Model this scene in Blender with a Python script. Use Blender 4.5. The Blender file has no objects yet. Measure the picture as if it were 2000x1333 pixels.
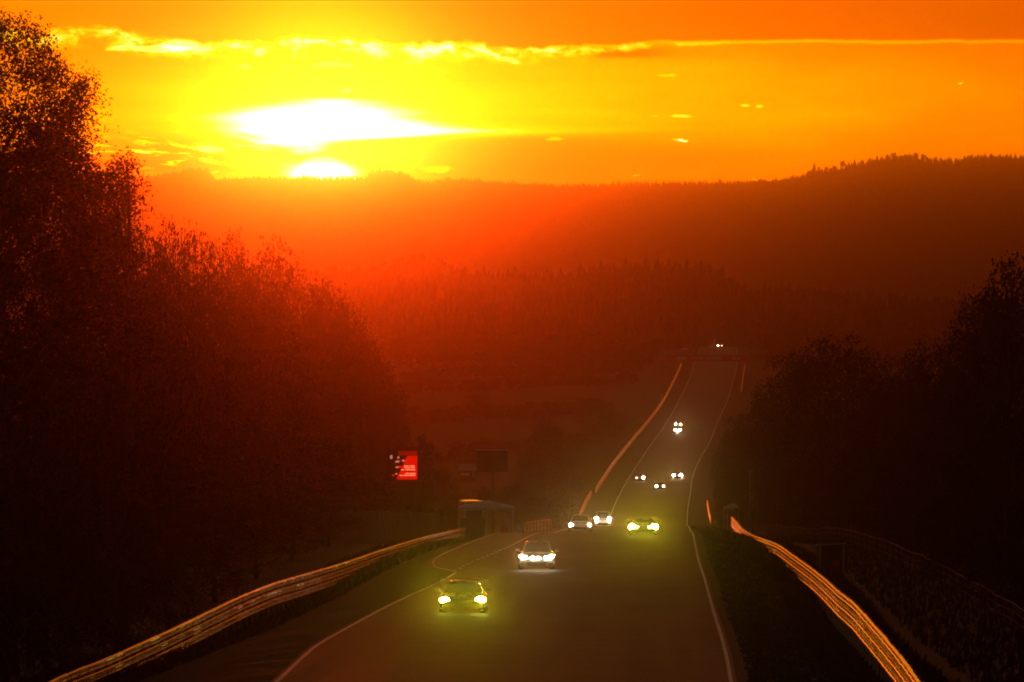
import bpy, math, random
import numpy as np
from mathutils import Vector, Matrix

S = bpy.context.scene
COL = S.collection
F = 16667.0        # focal length in pixels of a 2000 px wide frame (300 mm on 36 mm)
HY = 550.0         # row of the eye-level horizon
EYE = 60.0
random.seed(7)
rng = np.random.default_rng(11)

# ------------------------------------------------------------------ camera
cam = bpy.data.cameras.new('camera')
cam.lens = 300.0
cam.sensor_width = 36.0
cam.clip_start = 1.0
cam.clip_end = 20000.0
camo = bpy.data.objects.new('camera', cam)
COL.objects.link(camo)
camo.location = (0, 0, EYE)
camo.rotation_euler = (math.pi / 2 - math.atan((666.5 - HY) / F), 0, 0)
S.camera = camo

S.render.engine = 'CYCLES'
S.view_settings.view_transform = 'Standard'
S.view_settings.look = 'None'
S.view_settings.exposure = 0.0
S.view_settings.gamma = 1.0
S.view_settings.use_curve_mapping = False
S.cycles.use_denoising = True
S.cycles.max_bounces = 5
S.cycles.diffuse_bounces = 2
S.cycles.glossy_bounces = 3
S.cycles.transmission_bounces = 2
S.cycles.volume_bounces = 0
S.cycles.transparent_max_bounces = 8
S.cycles.sample_clamp_indirect = 3.0
S.cycles.caustics_reflective = False
S.cycles.caustics_refractive = False
S.cycles.filter_width = 1.9

# ------------------------------------------------------------------ node maths helper
class E:
    """a scalar expression on a node tree"""
    nt = None
    def __init__(self, s): self.s = s
    @staticmethod
    def m(op, a, b=None, c=None, clamp=False):
        n = E.nt.nodes.new('ShaderNodeMath'); n.operation = op; n.use_clamp = clamp
        for i, v in enumerate((a, b, c)):
            if v is None: continue
            if isinstance(v, E): E.nt.links.new(v.s, n.inputs[i])
            else: n.inputs[i].default_value = float(v)
        return E(n.outputs[0])
    def __add__(a, b): return E.m('ADD', a, b)
    __radd__ = __add__
    def __sub__(a, b): return E.m('SUBTRACT', a, b)
    def __rsub__(a, b): return E.m('SUBTRACT', b, a)
    def __mul__(a, b): return E.m('MULTIPLY', a, b)
    __rmul__ = __mul__
    def __truediv__(a, b): return E.m('DIVIDE', a, b)

def ex(a): return E.m('EXPONENT', a)
def sst(x, a, b, lo=0.0, hi=1.0):
    n = E.nt.nodes.new('ShaderNodeMapRange'); n.interpolation_type = 'SMOOTHSTEP'
    E.nt.links.new(x.s, n.inputs[0])
    for i, v in zip((1, 2, 3, 4), (a, b, lo, hi)): n.inputs[i].default_value = v
    return E(n.outputs[0])
def comb(x, y, z=0.0):
    n = E.nt.nodes.new('ShaderNodeCombineXYZ')
    for i, v in enumerate((x, y, z)):
        if isinstance(v, E): E.nt.links.new(v.s, n.inputs[i])
        else: n.inputs[i].default_value = v
    return n.outputs[0]
def noise(vec, scale, detail=3.0, rough=0.55, dist=0.0):
    n = E.nt.nodes.new('ShaderNodeTexNoise')
    E.nt.links.new(vec, n.inputs['Vector'])
    n.inputs['Scale'].default_value = scale; n.inputs['Detail'].default_value = detail
    n.inputs['Roughness'].default_value = rough; n.inputs['Distortion'].default_value = dist
    return E(n.outputs[0])

# ------------------------------------------------------------------ world: sunset sky
SUN_PX = (630.0, 385.0)
SUN_AZ = math.atan((SUN_PX[0] - 1000) / F)
SUN_EL = math.radians(1.10)
GAIN = 1.20
w = bpy.data.worlds.new('World'); S.world = w; w.use_nodes = True
nt = w.node_tree; nt.nodes.clear(); E.nt = nt
tc = nt.nodes.new('ShaderNodeTexCoord')
sx = nt.nodes.new('ShaderNodeSeparateXYZ'); nt.links.new(tc.outputs['Generated'], sx.inputs[0])
dx, dy, dz = (E(sx.outputs[i]) for i in range(3))
K = F * math.pi / 180
az = E.m('ARCTAN2', dx, dy)
el = E.m('ARCSINE', dz)
U = az * F + 1000.0            # azimuth and elevation, in units of 1/16667 rad
V = HY - el * F
def g2(cu, cv, su, sv):        # elliptical gaussian in angle
    a = (U - cu) * (1.0 / su); b = (V - cv) * (1.0 / sv)
    return ex(0.0 - (a * a + b * b))
Uw = E.m('MINIMUM', E.m('MAXIMUM', U, -3500.0), 5500.0)
pv = comb(U * 0.001, V * 0.001)
n_big = noise(comb(U * 0.001, V * 0.004), 3.0, 3)
n_st = noise(comb(U * 0.0022, V * 0.028, 4.0), 1.0, 4, 0.5)
n_fl = noise(comb(U * 0.0105, V * 0.019, 2.0), 1.4, 5, 0.62, 0.3)
n_ed = noise(comb(U * 0.008, V * 0.006, 9.0), 1.0, 5, 0.6)
n_fine = noise(comb(U * 0.02, V * 0.045, 7.0), 1.0, 4, 0.6, 0.5)
# open sky
s = 0.71 + 0.25 * g2(1000, 175, 1050, 165) + 0.22 * g2(620, 215, 480, 120) + (n_st - 0.5) * 0.22 * g2(700, 230, 900, 200)
s = s + (n_big - 0.5) * 0.12
# white sunlit veil above the sun
veil = 0.0
for cu, cv, su, sv, k_ in ((650, 214, 185, 20, .9), (585, 240, 200, 24, 1.0), (735, 250, 160, 15, .9), (640, 262, 170, 14, .8), (560, 279, 95, 13, .8), (598, 296, 52, 9, .6), (900, 256, 200, 6, .35), (640, 196, 90, 9, .5)):
    veil = g2(cu, cv, su, sv) * k_ + veil
veil = veil * (0.72 + n_st * 0.56) + (n_st - 0.5) * 0.46 + (n_fl - 0.5) * 0.22
s = s + sst(veil, 0.12, 1.40) * 1.15
s = s + g2(760, 256, 330, 14) * 0.16
# darker bank to the right of the veil and low on the left
e3 = V - 268.0 + (U - 900.0) * 0.03 + (n_st - 0.5) * 14
s = s - sst(e3, -5.0, 8.0) * sst(V, 350.0, 330.0, 0.6, 1.0) * ex(0.0 - (U - 980.0) * (U - 980.0) * (1 / 330.0 ** 2)) * 0.17
s = s - g2(250, 322, 190, 16) * 0.34
rip = sst(noise(comb(U * 0.012 + V * 0.01, V * 0.075 - U * 0.008, 3.0), 1.0, 4, 0.62, 0.8), 0.50, 0.64)
s = s + rip * g2(350, 304, 210, 32) * 0.85 - g2(390, 305, 170, 36) * 0.20
# cloud deck with a lit, ragged lower edge
amp = sst(U, 1500.0, 900.0, 0.2, 1.0)
edge = 80.0 + g2(1010, 105, 220, 9000) * 16.0 - sst(U, 500.0, 120.0) * 24.0 + (n_ed - 0.5) * 62.0 * amp + (n_fl - 0.5) * 34.0 * amp
below = V - edge
deckm = sst(below, 5.0, -5.0)
deck = 0.855 - sst(U, 300.0, 2400.0) * 0.22 + (n_big - 0.5) * 0.07
s = s * (1.0 - deckm) + deck * deckm
thick = 8.0 + sst(U, 1450.0, 900.0) * 40.0
fl0 = sst(U, 1250.0, 1500.0)
fr = sst(below, -6.0, 6.0) * sst(below / thick, 1.0, 0.15)
fl = sst(n_fl * 0.8 + n_fine * 0.8, 0.66, 0.94, 0.12, 1.0)
fl = fl * (1.0 - fl0) + fl0 * 0.62
s = s + fr * fl * (0.38 + 0.45 * g2(640, 100, 700, 500))
# dark sliver under the deck and loose cloudlets
s = s - g2(1190, 104, 95, 9) * 0.24
s = s + sst(g2(300, 96, 110, 9) * 1.2 + n_fine - 0.5, 0.55, 0.8) * 0.4
for cu, cv, su, sv in ((480, 130, 20, 8), (640, 127, 52, 7), (676, 178, 16, 5), (1300, 148, 26, 5), (1279, 226, 9, 4), (1326, 227, 22, 4),
                       (1085, 273, 20, 6), (860, 331, 34, 9), (1455, 207, 10, 4), (1484, 209, 8, 4), (560, 131, 18, 4)):
    s = s + sst(g2(cu, cv, su * 1.25, sv * 1.1) + (n_fine - 0.5) * 1.9 + (n_st - 0.5) * 0.8, 0.45, 1.0) * 0.34
# sun glare on the veil
s = s + g2(SUN_PX[0], 352, 190, 70) * 0.28 + g2(SUN_PX[0], 338, 66, 20) * 1.5
s = E.m('MULTIPLY', s, 0.5, clamp=True)
cr = nt.nodes.new('ShaderNodeValToRGB'); nt.links.new(s.s, cr.inputs[0])
stops = [(0.0, (0, 0, 0)), (0.15, (.12, .012, 0)), (0.30, (.30, .045, 0)), (0.36, (.42, .075, .0)), (0.41, (.50, .12, .0)), (0.45, (.53, .20, .0)),
         (0.50, (.56, .30, .0)), (0.57, (.60, .43, .0)), (0.66, (.68, .60, .02)), (0.80, (.85, .85, .22)), (1.0, (1, 1, .75))]
while len(cr.color_ramp.elements) < len(stops): cr.color_ramp.elements.new(0.5)
for e_, (p_, c_) in zip(cr.color_ramp.elements, stops):
    e_.position = p_
for e_, (p_, c_) in zip(cr.color_ramp.elements, stops):
    e_.color = (*c_, 1)
# brightness falls off away from the sunset, over the dome
eld = E.m('MAXIMUM', el, 0.0)
fall = ex(eld * (-1.0 / 0.11)) * 0.97 + 0.03
azd = E.m('ABSOLUTE', az - SUN_AZ)
fall = fall * (ex(azd * azd * (-1.0 / 0.50 ** 2)) * 0.96 + 0.04)
fall = fall * sst(el, -0.02, -0.005)
disc = E.m('SQRT', (az - SUN_AZ) * (az - SUN_AZ) + (el - (HY - SUN_PX[1]) / F) * (el - (HY - SUN_PX[1]) / F))
discm = sst(disc, 0.0050, 0.0043)
def vm(op, a, b):
    n = nt.nodes.new('ShaderNodeVectorMath'); n.operation = op
    for i, v in enumerate((a, b)):
        if isinstance(v, tuple): n.inputs[i].default_value = v
        else: nt.links.new(v.s if isinstance(v, E) else v, n.inputs['Scale'] if (op == 'SCALE' and i == 1) else n.inputs[i])
    return n.outputs[0]
lift = 2.0 * GAIN * (1.0 + sst(V, 0.0, 345.0) * 0.8)
colr = vm('SCALE', cr.outputs[0], fall * lift)
sunc = vm('SCALE', comb(9.0, 6.0, 1.0), discm)
colr = vm('ADD', colr, sunc)
sky = nt.nodes.new('ShaderNodeTexSky'); sky.sky_type = 'NISHITA'; sky.sun_disc = False
sky.sun_elevation = SUN_EL; sky.sun_rotation = SUN_AZ; sky.dust_density = 4.0; sky.air_density = 1.5
skyt = vm('MULTIPLY', sky.outputs[0], (0.065, 0.045, 0.036))
colr = vm('ADD', colr, skyt)
bg = nt.nodes.new('ShaderNodeBackground'); nt.links.new(colr, bg.inputs[0]); bg.inputs[1].default_value = 1.0
wo = nt.nodes.new('ShaderNodeOutputWorld'); nt.links.new(bg.outputs[0], wo.inputs[0])
w.cycles.sampling_method = 'MANUAL'; w.cycles.sample_map_resolution = 2048

# ------------------------------------------------------------------ sun
sl = bpy.data.lights.new('sun', 'SUN')
sl.energy = 0.090
sl.color = (1.0, 0.05, 0.0005)
sl.angle = math.radians(1.3)
so = bpy.data.objects.new('sun', sl); COL.objects.link(so)
sd = Vector((math.sin(SUN_AZ) * math.cos(SUN_EL), math.cos(SUN_AZ) * math.cos(SUN_EL), math.sin(SUN_EL)))
so.rotation_euler = (-sd).to_track_quat('-Z', 'Y').to_euler()
so.location = (0, 0, 200)

# ------------------------------------------------------------------ helpers
def tag(o, label=None, cat=None, group=None, kind=None):
    if label: o['label'] = label
    if cat: o['category'] = cat
    if group: o['group'] = group
    if kind: o['kind'] = kind
    return o
def P(px, py, Y): return Vector(((px - 1000.0) / F * Y, Y, EYE + (HY - py) / F * Y))
def empty(name, loc, rz=0.0, label=None, cat=None, group=None):
    o = bpy.data.objects.new(name, None); COL.objects.link(o)
    o.location = loc; o.rotation_euler = (0, 0, rz); o.empty_display_size = 0.5
    return tag(o, label, cat, group)
def link(name, me, parent=None, mat=None, loc=None):
    o = bpy.data.objects.new(name, me); COL.objects.link(o)
    if mat is not None and not me.materials: me.materials.append(mat)
    if parent is not None: o.parent = parent
    if loc is not None: o.location = loc
    return o
class MB:
    """collects simple solids into one mesh"""
    def __init__(s): s.v = []; s.f = []
    def add(s, vs, fs):
        b = len(s.v); s.v += [tuple(v) for v in vs]; s.f += [tuple(b + i for i in f) for f in fs]; return s
    def box(s, c, d, bev=0.0):
        x, y, z = c; a, b, h = (i / 2 for i in d)
        vs = [(x + i * a, y + j * b, z + k * h) for k in (-1, 1) for j in (-1, 1) for i in (-1, 1)]
        return s.add(vs, [(0, 2, 3, 1), (4, 5, 7, 6), (0, 1, 5, 4), (2, 6, 7, 3), (0, 4, 6, 2), (1, 3, 7, 5)])
    def tube(s, pts, rad, n=6):
        rad = rad if isinstance(rad, (list, tuple)) else [rad] * len(pts)
        pts = [Vector(p) for p in pts]; rings = []
        for i, p in enumerate(pts):
            d = (pts[min(i + 1, len(pts) - 1)] - pts[max(i - 1, 0)]).normalized()
            u = d.cross(Vector((0, 0, 1)) if abs(d.z) < 0.95 else Vector((1, 0, 0))).normalized(); v = d.cross(u)
            rings.append([p + (u * math.cos(t) + v * math.sin(t)) * rad[i] for t in [2 * math.pi * k / n for k in range(n)]])
        vs = [q for r in rings for q in r]; fs = []
        for i in range(len(rings) - 1):
            for k in range(n):
                fs.append((i * n + k, i * n + (k + 1) % n, (i + 1) * n + (k + 1) % n, (i + 1) * n + k))
        fs.append(tuple(range(n))[::-1]); fs.append(tuple((len(rings) - 1) * n + k for k in range(n)))
        return s.add(vs, fs)
    def loft(s, rings, cap=True):
        n = len(rings[0]); vs = [q for r in rings for q in r]; fs = []
        for i in range(len(rings) - 1):
            for k in range(n):
                fs.append((i * n + k, i * n + (k + 1) % n, (i + 1) * n + (k + 1) % n, (i + 1) * n + k))
        if cap: fs.append(tuple(range(n))[::-1]); fs.append(tuple((len(rings) - 1) * n + k for k in range(n)))
        return s.add(vs, fs)
    def mesh(s, name, smooth=False):
        me = bpy.data.meshes.new(name); me.from_pydata(s.v, [], s.f)
        if smooth: me.polygons.foreach_set('use_smooth', [True] * len(me.polygons))
        me.update(); return me
    def build(s, name, mat, parent=None, smooth=False):
        return link(name, s.mesh(name, smooth), parent, mat)
def np_mesh(name, verts, faces, smooth=False):
    """faces: (n, k) array with one k"""
    me = bpy.data.meshes.new(name); nf, k = faces.shape
    me.vertices.add(len(verts)); me.vertices.foreach_set('co', np.asarray(verts, np.float32).ravel())
    me.loops.add(nf * k); me.loops.foreach_set('vertex_index', faces.astype(np.int32).ravel())
    me.polygons.add(nf); me.polygons.foreach_set('loop_start', np.arange(0, nf * k, k, dtype=np.int32))
    if smooth: me.polygons.foreach_set('use_smooth', np.ones(nf, bool))
    me.update(calc_edges=True); return me

def mat(name, base, rough=0.6, metal=0.0, spec=0.5, var=0.0, scale=3.0, bump=0.0, emit=None, estr=0.0, coat=0.0, trans=0.0):
    m = bpy.data.materials.new(name); m.use_nodes = True; t = m.node_tree; E.nt = t
    b = t.nodes['Principled BSDF']
    b.inputs['Base Color'].default_value = (*base, 1); b.inputs['Roughness'].default_value = rough
    b.inputs['Metallic'].default_value = metal; b.inputs['Specular IOR Level'].default_value = spec
    b.inputs['Coat Weight'].default_value = coat
    if var or bump:
        co = t.nodes.new('ShaderNodeTexCoord')
        n = t.nodes.new('ShaderNodeTexNoise'); n.inputs['Scale'].default_value = scale; n.inputs['Detail'].default_value = 5
        t.links.new(co.outputs['Object'], n.inputs['Vector'])
        if var:
            mx = t.nodes.new('ShaderNodeMix'); mx.data_type = 'RGBA'
            mx.inputs['A'].default_value = (*[c * (1 - var) for c in base], 1)
            mx.inputs['B'].default_value = (*[min(1, c * (1 + var)) for c in base], 1)
            mr = sst(E(n.outputs[0]), 0.3, 0.7); t.links.new(mr.s, mx.inputs['Factor'])
            t.links.new(mx.outputs['Result'], b.inputs['Base Color'])
            r2_ = mr * (0.3 * rough) + (rough * 0.8); t.links.new(r2_.s, b.inputs['Roughness'])
        if bump:
            bn = t.nodes.new('ShaderNodeBump'); bn.inputs['Strength'].default_value = bump; bn.inputs['Distance'].default_value = 0.05
            t.links.new(n.outputs[0], bn.inputs['Height']); t.links.new(bn.outputs[0], b.inputs['Normal'])
    if emit is not None:
        b.inputs['Emission Color'].default_value = (*emit, 1); b.inputs['Emission Strength'].default_value = estr
    return m
M = {}
M['grass'] = mat('verge_grass', (.045, .042, .018), 0.9, spec=0.1, var=0.4, scale=0.35, bump=0.6)
M['dry_grass'] = mat('dry_grass', (.045, .036, .016), 0.95, spec=0.0, var=0.3, scale=0.5)
M['asphalt'] = mat('asphalt', (.05, .047, .045), 0.62, spec=0.13, var=0.18, scale=0.5, bump=0.25)
t_ = M['asphalt'].node_tree; E.nt = t_
co_ = t_.nodes.new('ShaderNodeTexCoord'); sp_ = t_.nodes.new('ShaderNodeSeparateXYZ'); t_.links.new(co_.outputs['Object'], sp_.inputs[0])
ax_, ay_ = E(sp_.outputs[0]), E(sp_.outputs[1])
trk = noise(comb((ax_ - ay_ * 0.019) * 1.1, ay_ * 0.010), 1.0, 3, 0.5)          # worn wheel tracks and lane-long patches
pat = noise(comb(ax_ * 0.12, ay_ * 0.03, 5.0), 1.0, 2, 0.4)
fac = sst(trk, 0.3, 0.7, 0.80, 1.12) * sst(pat, 0.42, 0.50, 0.88, 1.06)
mu_ = t_.nodes.new('ShaderNodeVectorMath'); mu_.operation = 'SCALE'
b_ = t_.nodes['Principled BSDF']; src_ = b_.inputs['Base Color'].links[0].from_socket
t_.links.new(src_, mu_.inputs[0]); t_.links.new(fac.s, mu_.inputs['Scale']); t_.links.new(mu_.outputs[0], b_.inputs['Base Color'])
ro_ = sst(trk, 0.3, 0.7, 0.61, 0.68); t_.links.new(ro_.s, b_.inputs['Roughness'])
M['paint'] = mat('road_paint', (.80, .78, .74), 0.6, spec=0.3, var=0.12, scale=1.2)
M['leaf'] = mat('leaf', (.03, .035, .012), 0.95, spec=0.0, var=0.4, scale=0.6)
M['leaf_pale'] = mat('pale_leaf', (.12, .13, .05), 0.7, spec=0.15, var=0.3, scale=0.6)
M['needle'] = mat('needles', (.03, .04, .02), 0.95, spec=0.0, var=0.4, scale=0.4)
M['bark'] = mat('bark', (.07, .05, .035), 0.85, spec=0.1, var=0.3, scale=2.0, bump=0.5)
M['wood_slope'] = mat('wooded_slope', (.035, .045, .02), 0.9, spec=0.05, var=0.5, scale=0.02, bump=0.4)
M['steel'] = mat('galvanised_steel', (.78, .70, .64), 0.20, metal=1.0, var=0.15, scale=0.5)
M['steel_dimmed'] = mat('dimmed_galvanised_steel', (.42, .36, .32), 0.24, metal=1.0, var=0.25, scale=0.6)  # left rail: its weaker sunset reflection is put into a darker base colour
M['steel_dull'] = mat('dull_galvanised_steel', (.35, .35, .34), 0.5, metal=1.0, var=0.2, scale=2.0)
M['bolt'] = mat('dark_bolt', (.05, .045, .04), 0.6, metal=0.3)
M['black'] = mat('black_plastic', (.015, .015, .016), 0.5, spec=0.4)
M['rubber'] = mat('tyre_rubber', (.02, .02, .02), 0.85, spec=0.2)
M['glass'] = mat('tinted_glass', (.03, .03, .032), 0.08, spec=0.6)
M['rim'] = mat('alloy_rim', (.3, .3, .3), 0.35, metal=1.0)
M['paint_green'] = mat('green_car_paint', (.03, .05, .02), 0.28, coat=0.6, var=0.1)
M['paint_grey'] = mat('grey_car_paint', (.14, .14, .14), 0.30, coat=0.6, var=0.1)
M['paint_white'] = mat('white_car_paint', (.45, .45, .44), 0.30, coat=0.6, var=0.05)
M['paint_dark'] = mat('dark_car_paint', (.04, .04, .05), 0.28, coat=0.6, var=0.1)
M['canvas'] = mat('tent_canvas', (.80, .76, .74), 0.75, spec=0.2, var=0.1, scale=1.5)
M['pole'] = mat('painted_pole', (.40, .38, .36), 0.5, spec=0.4)
M['red'] = mat('red_plastic', (.55, .03, .015), 0.5)
M['dark_panel'] = mat('dark_panel', (.035, .02, .02), 0.6, spec=0.2, var=0.15)
M['board'] = mat('weathered_board', (.10, .07, .05), 0.8, spec=0.2, var=0.3, scale=4.0)
M['white_wall'] = mat('pale_wall', (.55, .50, .42), 0.7, var=0.1)
M['red_banner'] = mat('red_banner', (.70, .03, .015), 0.7, var=0.1)
M['banner_print'] = mat('pale_banner_print', (.70, .62, .55), 0.7)
M['lamp_white'] = mat('white_lamp', (.9, .9, .9), 0.3, emit=(1.0, .86, .62), estr=60)
M['lamp_yellow'] = mat('yellow_lamp', (.9, .9, .3), 0.3, emit=(.95, 1.0, .12), estr=60)
M['lamp_warm'] = mat('warm_lamp', (.9, .8, .5), 0.3, emit=(1.0, .80, .35), estr=25)
M['lamp_blue'] = mat('blue_lamp', (.2, .1, .9), 0.3, emit=(.35, .12, 1.0), estr=4)
M['lamp_faint'] = mat('faint_lamp', (.9, .7, .5), 0.3, emit=(1.0, .7, .45), estr=7)
M['led_red'] = mat('led_red', (.1, .01, .01), 0.5, emit=(1.0, .0, .0), estr=0.7)
M['led_dim'] = mat('led_dim_red', (.1, .01, .01), 0.5, emit=(1.0, .0, .0), estr=0.22)
M['led_text'] = mat('led_text', (.1, .1, .1), 0.5, emit=(1.0, .30, .12), estr=1.6)
M['led_pale'] = mat('led_pale', (.1, .1, .1), 0.5, emit=(.7, .25, .20), estr=0.7)
M['led_orange'] = mat('led_orange', (.1, .1, .1), 0.5, emit=(1.0, .2, .02), estr=0.8)

# haze over the whole valley
HZ = (-2600.0, 2600.0, -120.0, 7700.0, -30.0, EYE + 112.0)
hm = bpy.data.materials.new('haze'); hm.use_nodes = True
t = hm.node_tree; t.nodes.clear()
pv_ = t.nodes.new('ShaderNodeVolumePrincipled'); mo = t.nodes.new('ShaderNodeOutputMaterial')
pv_.inputs['Color'].default_value = (1.0, .74, .42, 1); pv_.inputs['Density'].default_value = 1.35e-4
pv_.inputs['Anisotropy'].default_value = 0.9915
t.links.new(pv_.outputs[0], mo.inputs['Volume'])
hz = MB().box(((HZ[0] + HZ[1]) / 2, (HZ[2] + HZ[3]) / 2, (HZ[4] + HZ[5]) / 2), (HZ[1] - HZ[0], HZ[3] - HZ[2], HZ[5] - HZ[4])).build('haze', hm)
tag(hz, kind='stuff')

# ------------------------------------------------------------------ the lie of the land
def pchip(xs, ys):
    xs = np.array(xs, float); ys = np.array(ys, float); h = np.diff(xs); d = np.diff(ys) / h
    m = np.zeros_like(ys); m[0] = d[0]; m[-1] = d[-1]
    for i in range(1, len(xs) - 1):
        m[i] = 0 if d[i - 1] * d[i] <= 0 else 2 * d[i - 1] * d[i] / (d[i - 1] + d[i])
    def f(x):
        x = np.clip(np.asarray(x, float), xs[0], xs[-1]); i = np.clip(np.searchsorted(xs, x) - 1, 0, len(h) - 1)
        t = (x - xs[i]) / h[i]
        return ((1 + 2 * t) * (1 - t) ** 2 * ys[i] + t * (1 - t) ** 2 * h[i] * m[i] + t * t * (3 - 2 * t) * ys[i + 1] + t * t * (t - 1) * h[i] * m[i + 1])
    return f
prof = [(253, 1333), (300, 1258), (352, 1196), (434, 1112), (560, 1046), (670, 1040), (930, 1030), (1150, 1027), (1370, 1020),
        (1680, 935), (1980, 860), (2450, 757), (2600, 736), (2900, 700), (3100, 678)]
kY = [-200, 60, 180] + [p[0] for p in prof] + [3300, 3700, 4300, 5200, 7800]
kZ = [EYE - 8.0, EYE - 9.2, EYE - 10.6] + [EYE - (p[1] - HY) / F * p[0] for p in prof] + [EYE - 27.0, EYE - 30, EYE - 36, EYE - 40, EYE - 40]
road_z = pchip(kY, kZ)
left_pts = [(253, 540), (290, 605), (320, 668), (352, 735), (380, 800), (405, 858), (428, 893), (434, 897), (480, 965), (510, 1000), (560, 1038), (620, 1066), (670, 1083), (930, 1123), (1150, 1165), (1370, 1189),
            (1440, 1196), (1680, 1228), (1890, 1262), (2110, 1300), (2300, 1325), (2460, 1340), (2640, 1350), (2850, 1357), (2980, 1364), (3100, 1371)]
right_pts = [(253, 1428), (280, 1420), (313, 1408), (352, 1394), (405, 1378), (455, 1365), (560, 1354), (670, 1350), (930, 1346), (1150, 1344), (1370, 1342), (1440, 1343), (1580, 1349), (1680, 1352),
             (1790, 1362), (1980, 1388), (2110, 1400), (2340, 1423), (2500, 1430), (2680, 1437), (2900, 1440), (3100, 1437)]
def xc(pts):
    ys = [p[0] for p in pts]; xs = [(p[1] - 1000) / F * p[0] for p in pts]
    s0 = (xs[1] - xs[0]) / (ys[1] - ys[0])
    ys = [-150, 100] + ys + [3300]; xs = [xs[0] - s0 * 403, xs[0] - s0 * 153] + xs + [xs[-1] + (xs[-1] - xs[-2]) / (ys[-2] - ys[-3]) * 200]
    return pchip(ys, xs)
XL = xc(left_pts); XR = xc(right_pts)
def sm(t): t = np.clip(t, 0, 1); return t * t * (3 - 2 * t)
def ground_z(X, Y):
    X = np.asarray(X, float); Y = np.asarray(Y, float)
    z = road_z(Y)
    dl = XL(Y) - 0.5 - X; dr = X - XR(Y) - 0.5
    off = np.maximum(np.maximum(dl, dr), 0)
    verge = -0.05 - 0.75 * sm(off / 6.0) - 0.15 * sm((off - 6) / 20)
    und = 0.25 * np.sin(X * 0.09 + Y * 0.013) * sm((off - 12) / 30)
    far = sm((off - 60) / 400) * np.where(Y > 600, 6.0, 2.0)
    return z + np.where(off > 0, verge, -0.05) + und + far
def gz(X, Y): return float(ground_z(X, Y))
def on_ground(px, Y):
    X = (px - 1000) / F * Y
    return Vector((X, Y, gz(X, Y)))
def grid_mesh(name, Xs, Ys, Z, m):
    ny, nx = Z.shape
    v = np.stack([Xs.ravel(), Ys.ravel(), Z.ravel()], 1)
    i = (np.arange(ny - 1)[:, None] * nx + np.arange(nx - 1)[None, :]).ravel()
    f = np.stack([i, i + 1, i + nx + 1, i + nx], 1)
    me = np_mesh(name, v, f, True); return link(name, me, None, m)
ys = np.concatenate([np.arange(-110, 1400, 6.0), np.arange(1400, 3400, 15.0), np.arange(3400, 7660, 60.0)])
lat = np.array([-2500, -1800, -1200, -700, -400, -250, -160, -100, -70, -50, -38, -30, -24, -20, -17, -14, -11.5, -9.5, -8, -7, -6, -4, 0, 4, 6, 7, 8, 9.5, 11.5, 14, 17, 20, 24, 30, 38, 50, 70, 100, 160, 250, 400, 700, 1200, 1800, 2500.])
YY, LL = np.meshgrid(ys, lat, indexing='ij')
XX = np.where(np.abs(LL) < 1500, LL + (XL(YY) + XR(YY)) / 2 * (1 - np.abs(LL) / 2500), LL)
ZZ = ground_z(XX, YY)
tag(grid_mesh('ground', XX, YY, ZZ, M['grass']), kind='structure')

# road surface and its lines
def strip(name, fx0, fx1, ylist, dz, m, sub=1):
    ylist = np.asarray(ylist, float); n = sub + 1
    a = fx0(ylist); b = fx1(ylist)
    Xs = a[:, None] + (b - a)[:, None] * np.linspace(0, 1, n)[None, :]
    Ys = np.repeat(ylist[:, None], n, 1)
    crown = 0
    Z = road_z(Ys) + dz + crown
    return grid_mesh(name, Xs, Ys, Z, m)
ry = np.concatenate([np.arange(-100, 1400, 5.0), np.arange(1400, 3301, 12.0)])
road = tag(strip('road', lambda y: XL(y) - 0.18, lambda y: XR(y) + 0.18, ry, 0.0, M['asphalt'], 4), kind='structure')
def line_w(y): return 0.13
main_left = ry[(ry < 428)]
tag(strip('left_edge_line', lambda y: XL(y) - 0.07, lambda y: XL(y) + 0.07, main_left, 0.006, M['paint']), kind='structure')
tag(strip('right_edge_line', lambda y: XR(y) - 0.06, lambda y: XR(y) + 0.06, ry, 0.006, M['paint']), kind='structure')
tag(strip('far_left_edge_line', lambda y: XL(y) - 0.06, lambda y: XL(y) + 0.06, ry[ry > 600], 0.006, M['paint']), kind='structure')
# side road mouth on the left: apron and its edge
wedge = [(428, 893), (440, 850), (455, 846), (470, 858), (500, 895), (540, 940), (565, 962), (600, 985), (640, 1010), (690, 1040)]
WX = pchip([p[0] for p in wedge], [(p[1] - 1000) / F * p[0] for p in wedge])
wy = np.arange(428, 690, 3.0)
tag(strip('side_road', lambda y: WX(y) - 0.3, lambda y: XL(y) - 0.16, wy, -0.002, M['asphalt'], 3), kind='structure')
tag(strip('side_road_edge_line', lambda y: WX(y) - 0.06, lambda y: WX(y) + 0.06, wy, 0.006, M['paint']), kind='structure')
# dashed line across the mouth, one painted dash after the other (thin paint on the road, each dash separate)
y0 = 434.0
while y0 < 640:
    yy_ = np.linspace(y0, y0 + 3.0, 3)
    d_ = strip('dashed_line', lambda y: XL(y) - 0.07, lambda y: XL(y) + 0.07, yy_, 0.006, M['paint'])
    tag(d_, kind='structure'); y0 += 6.0

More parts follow.
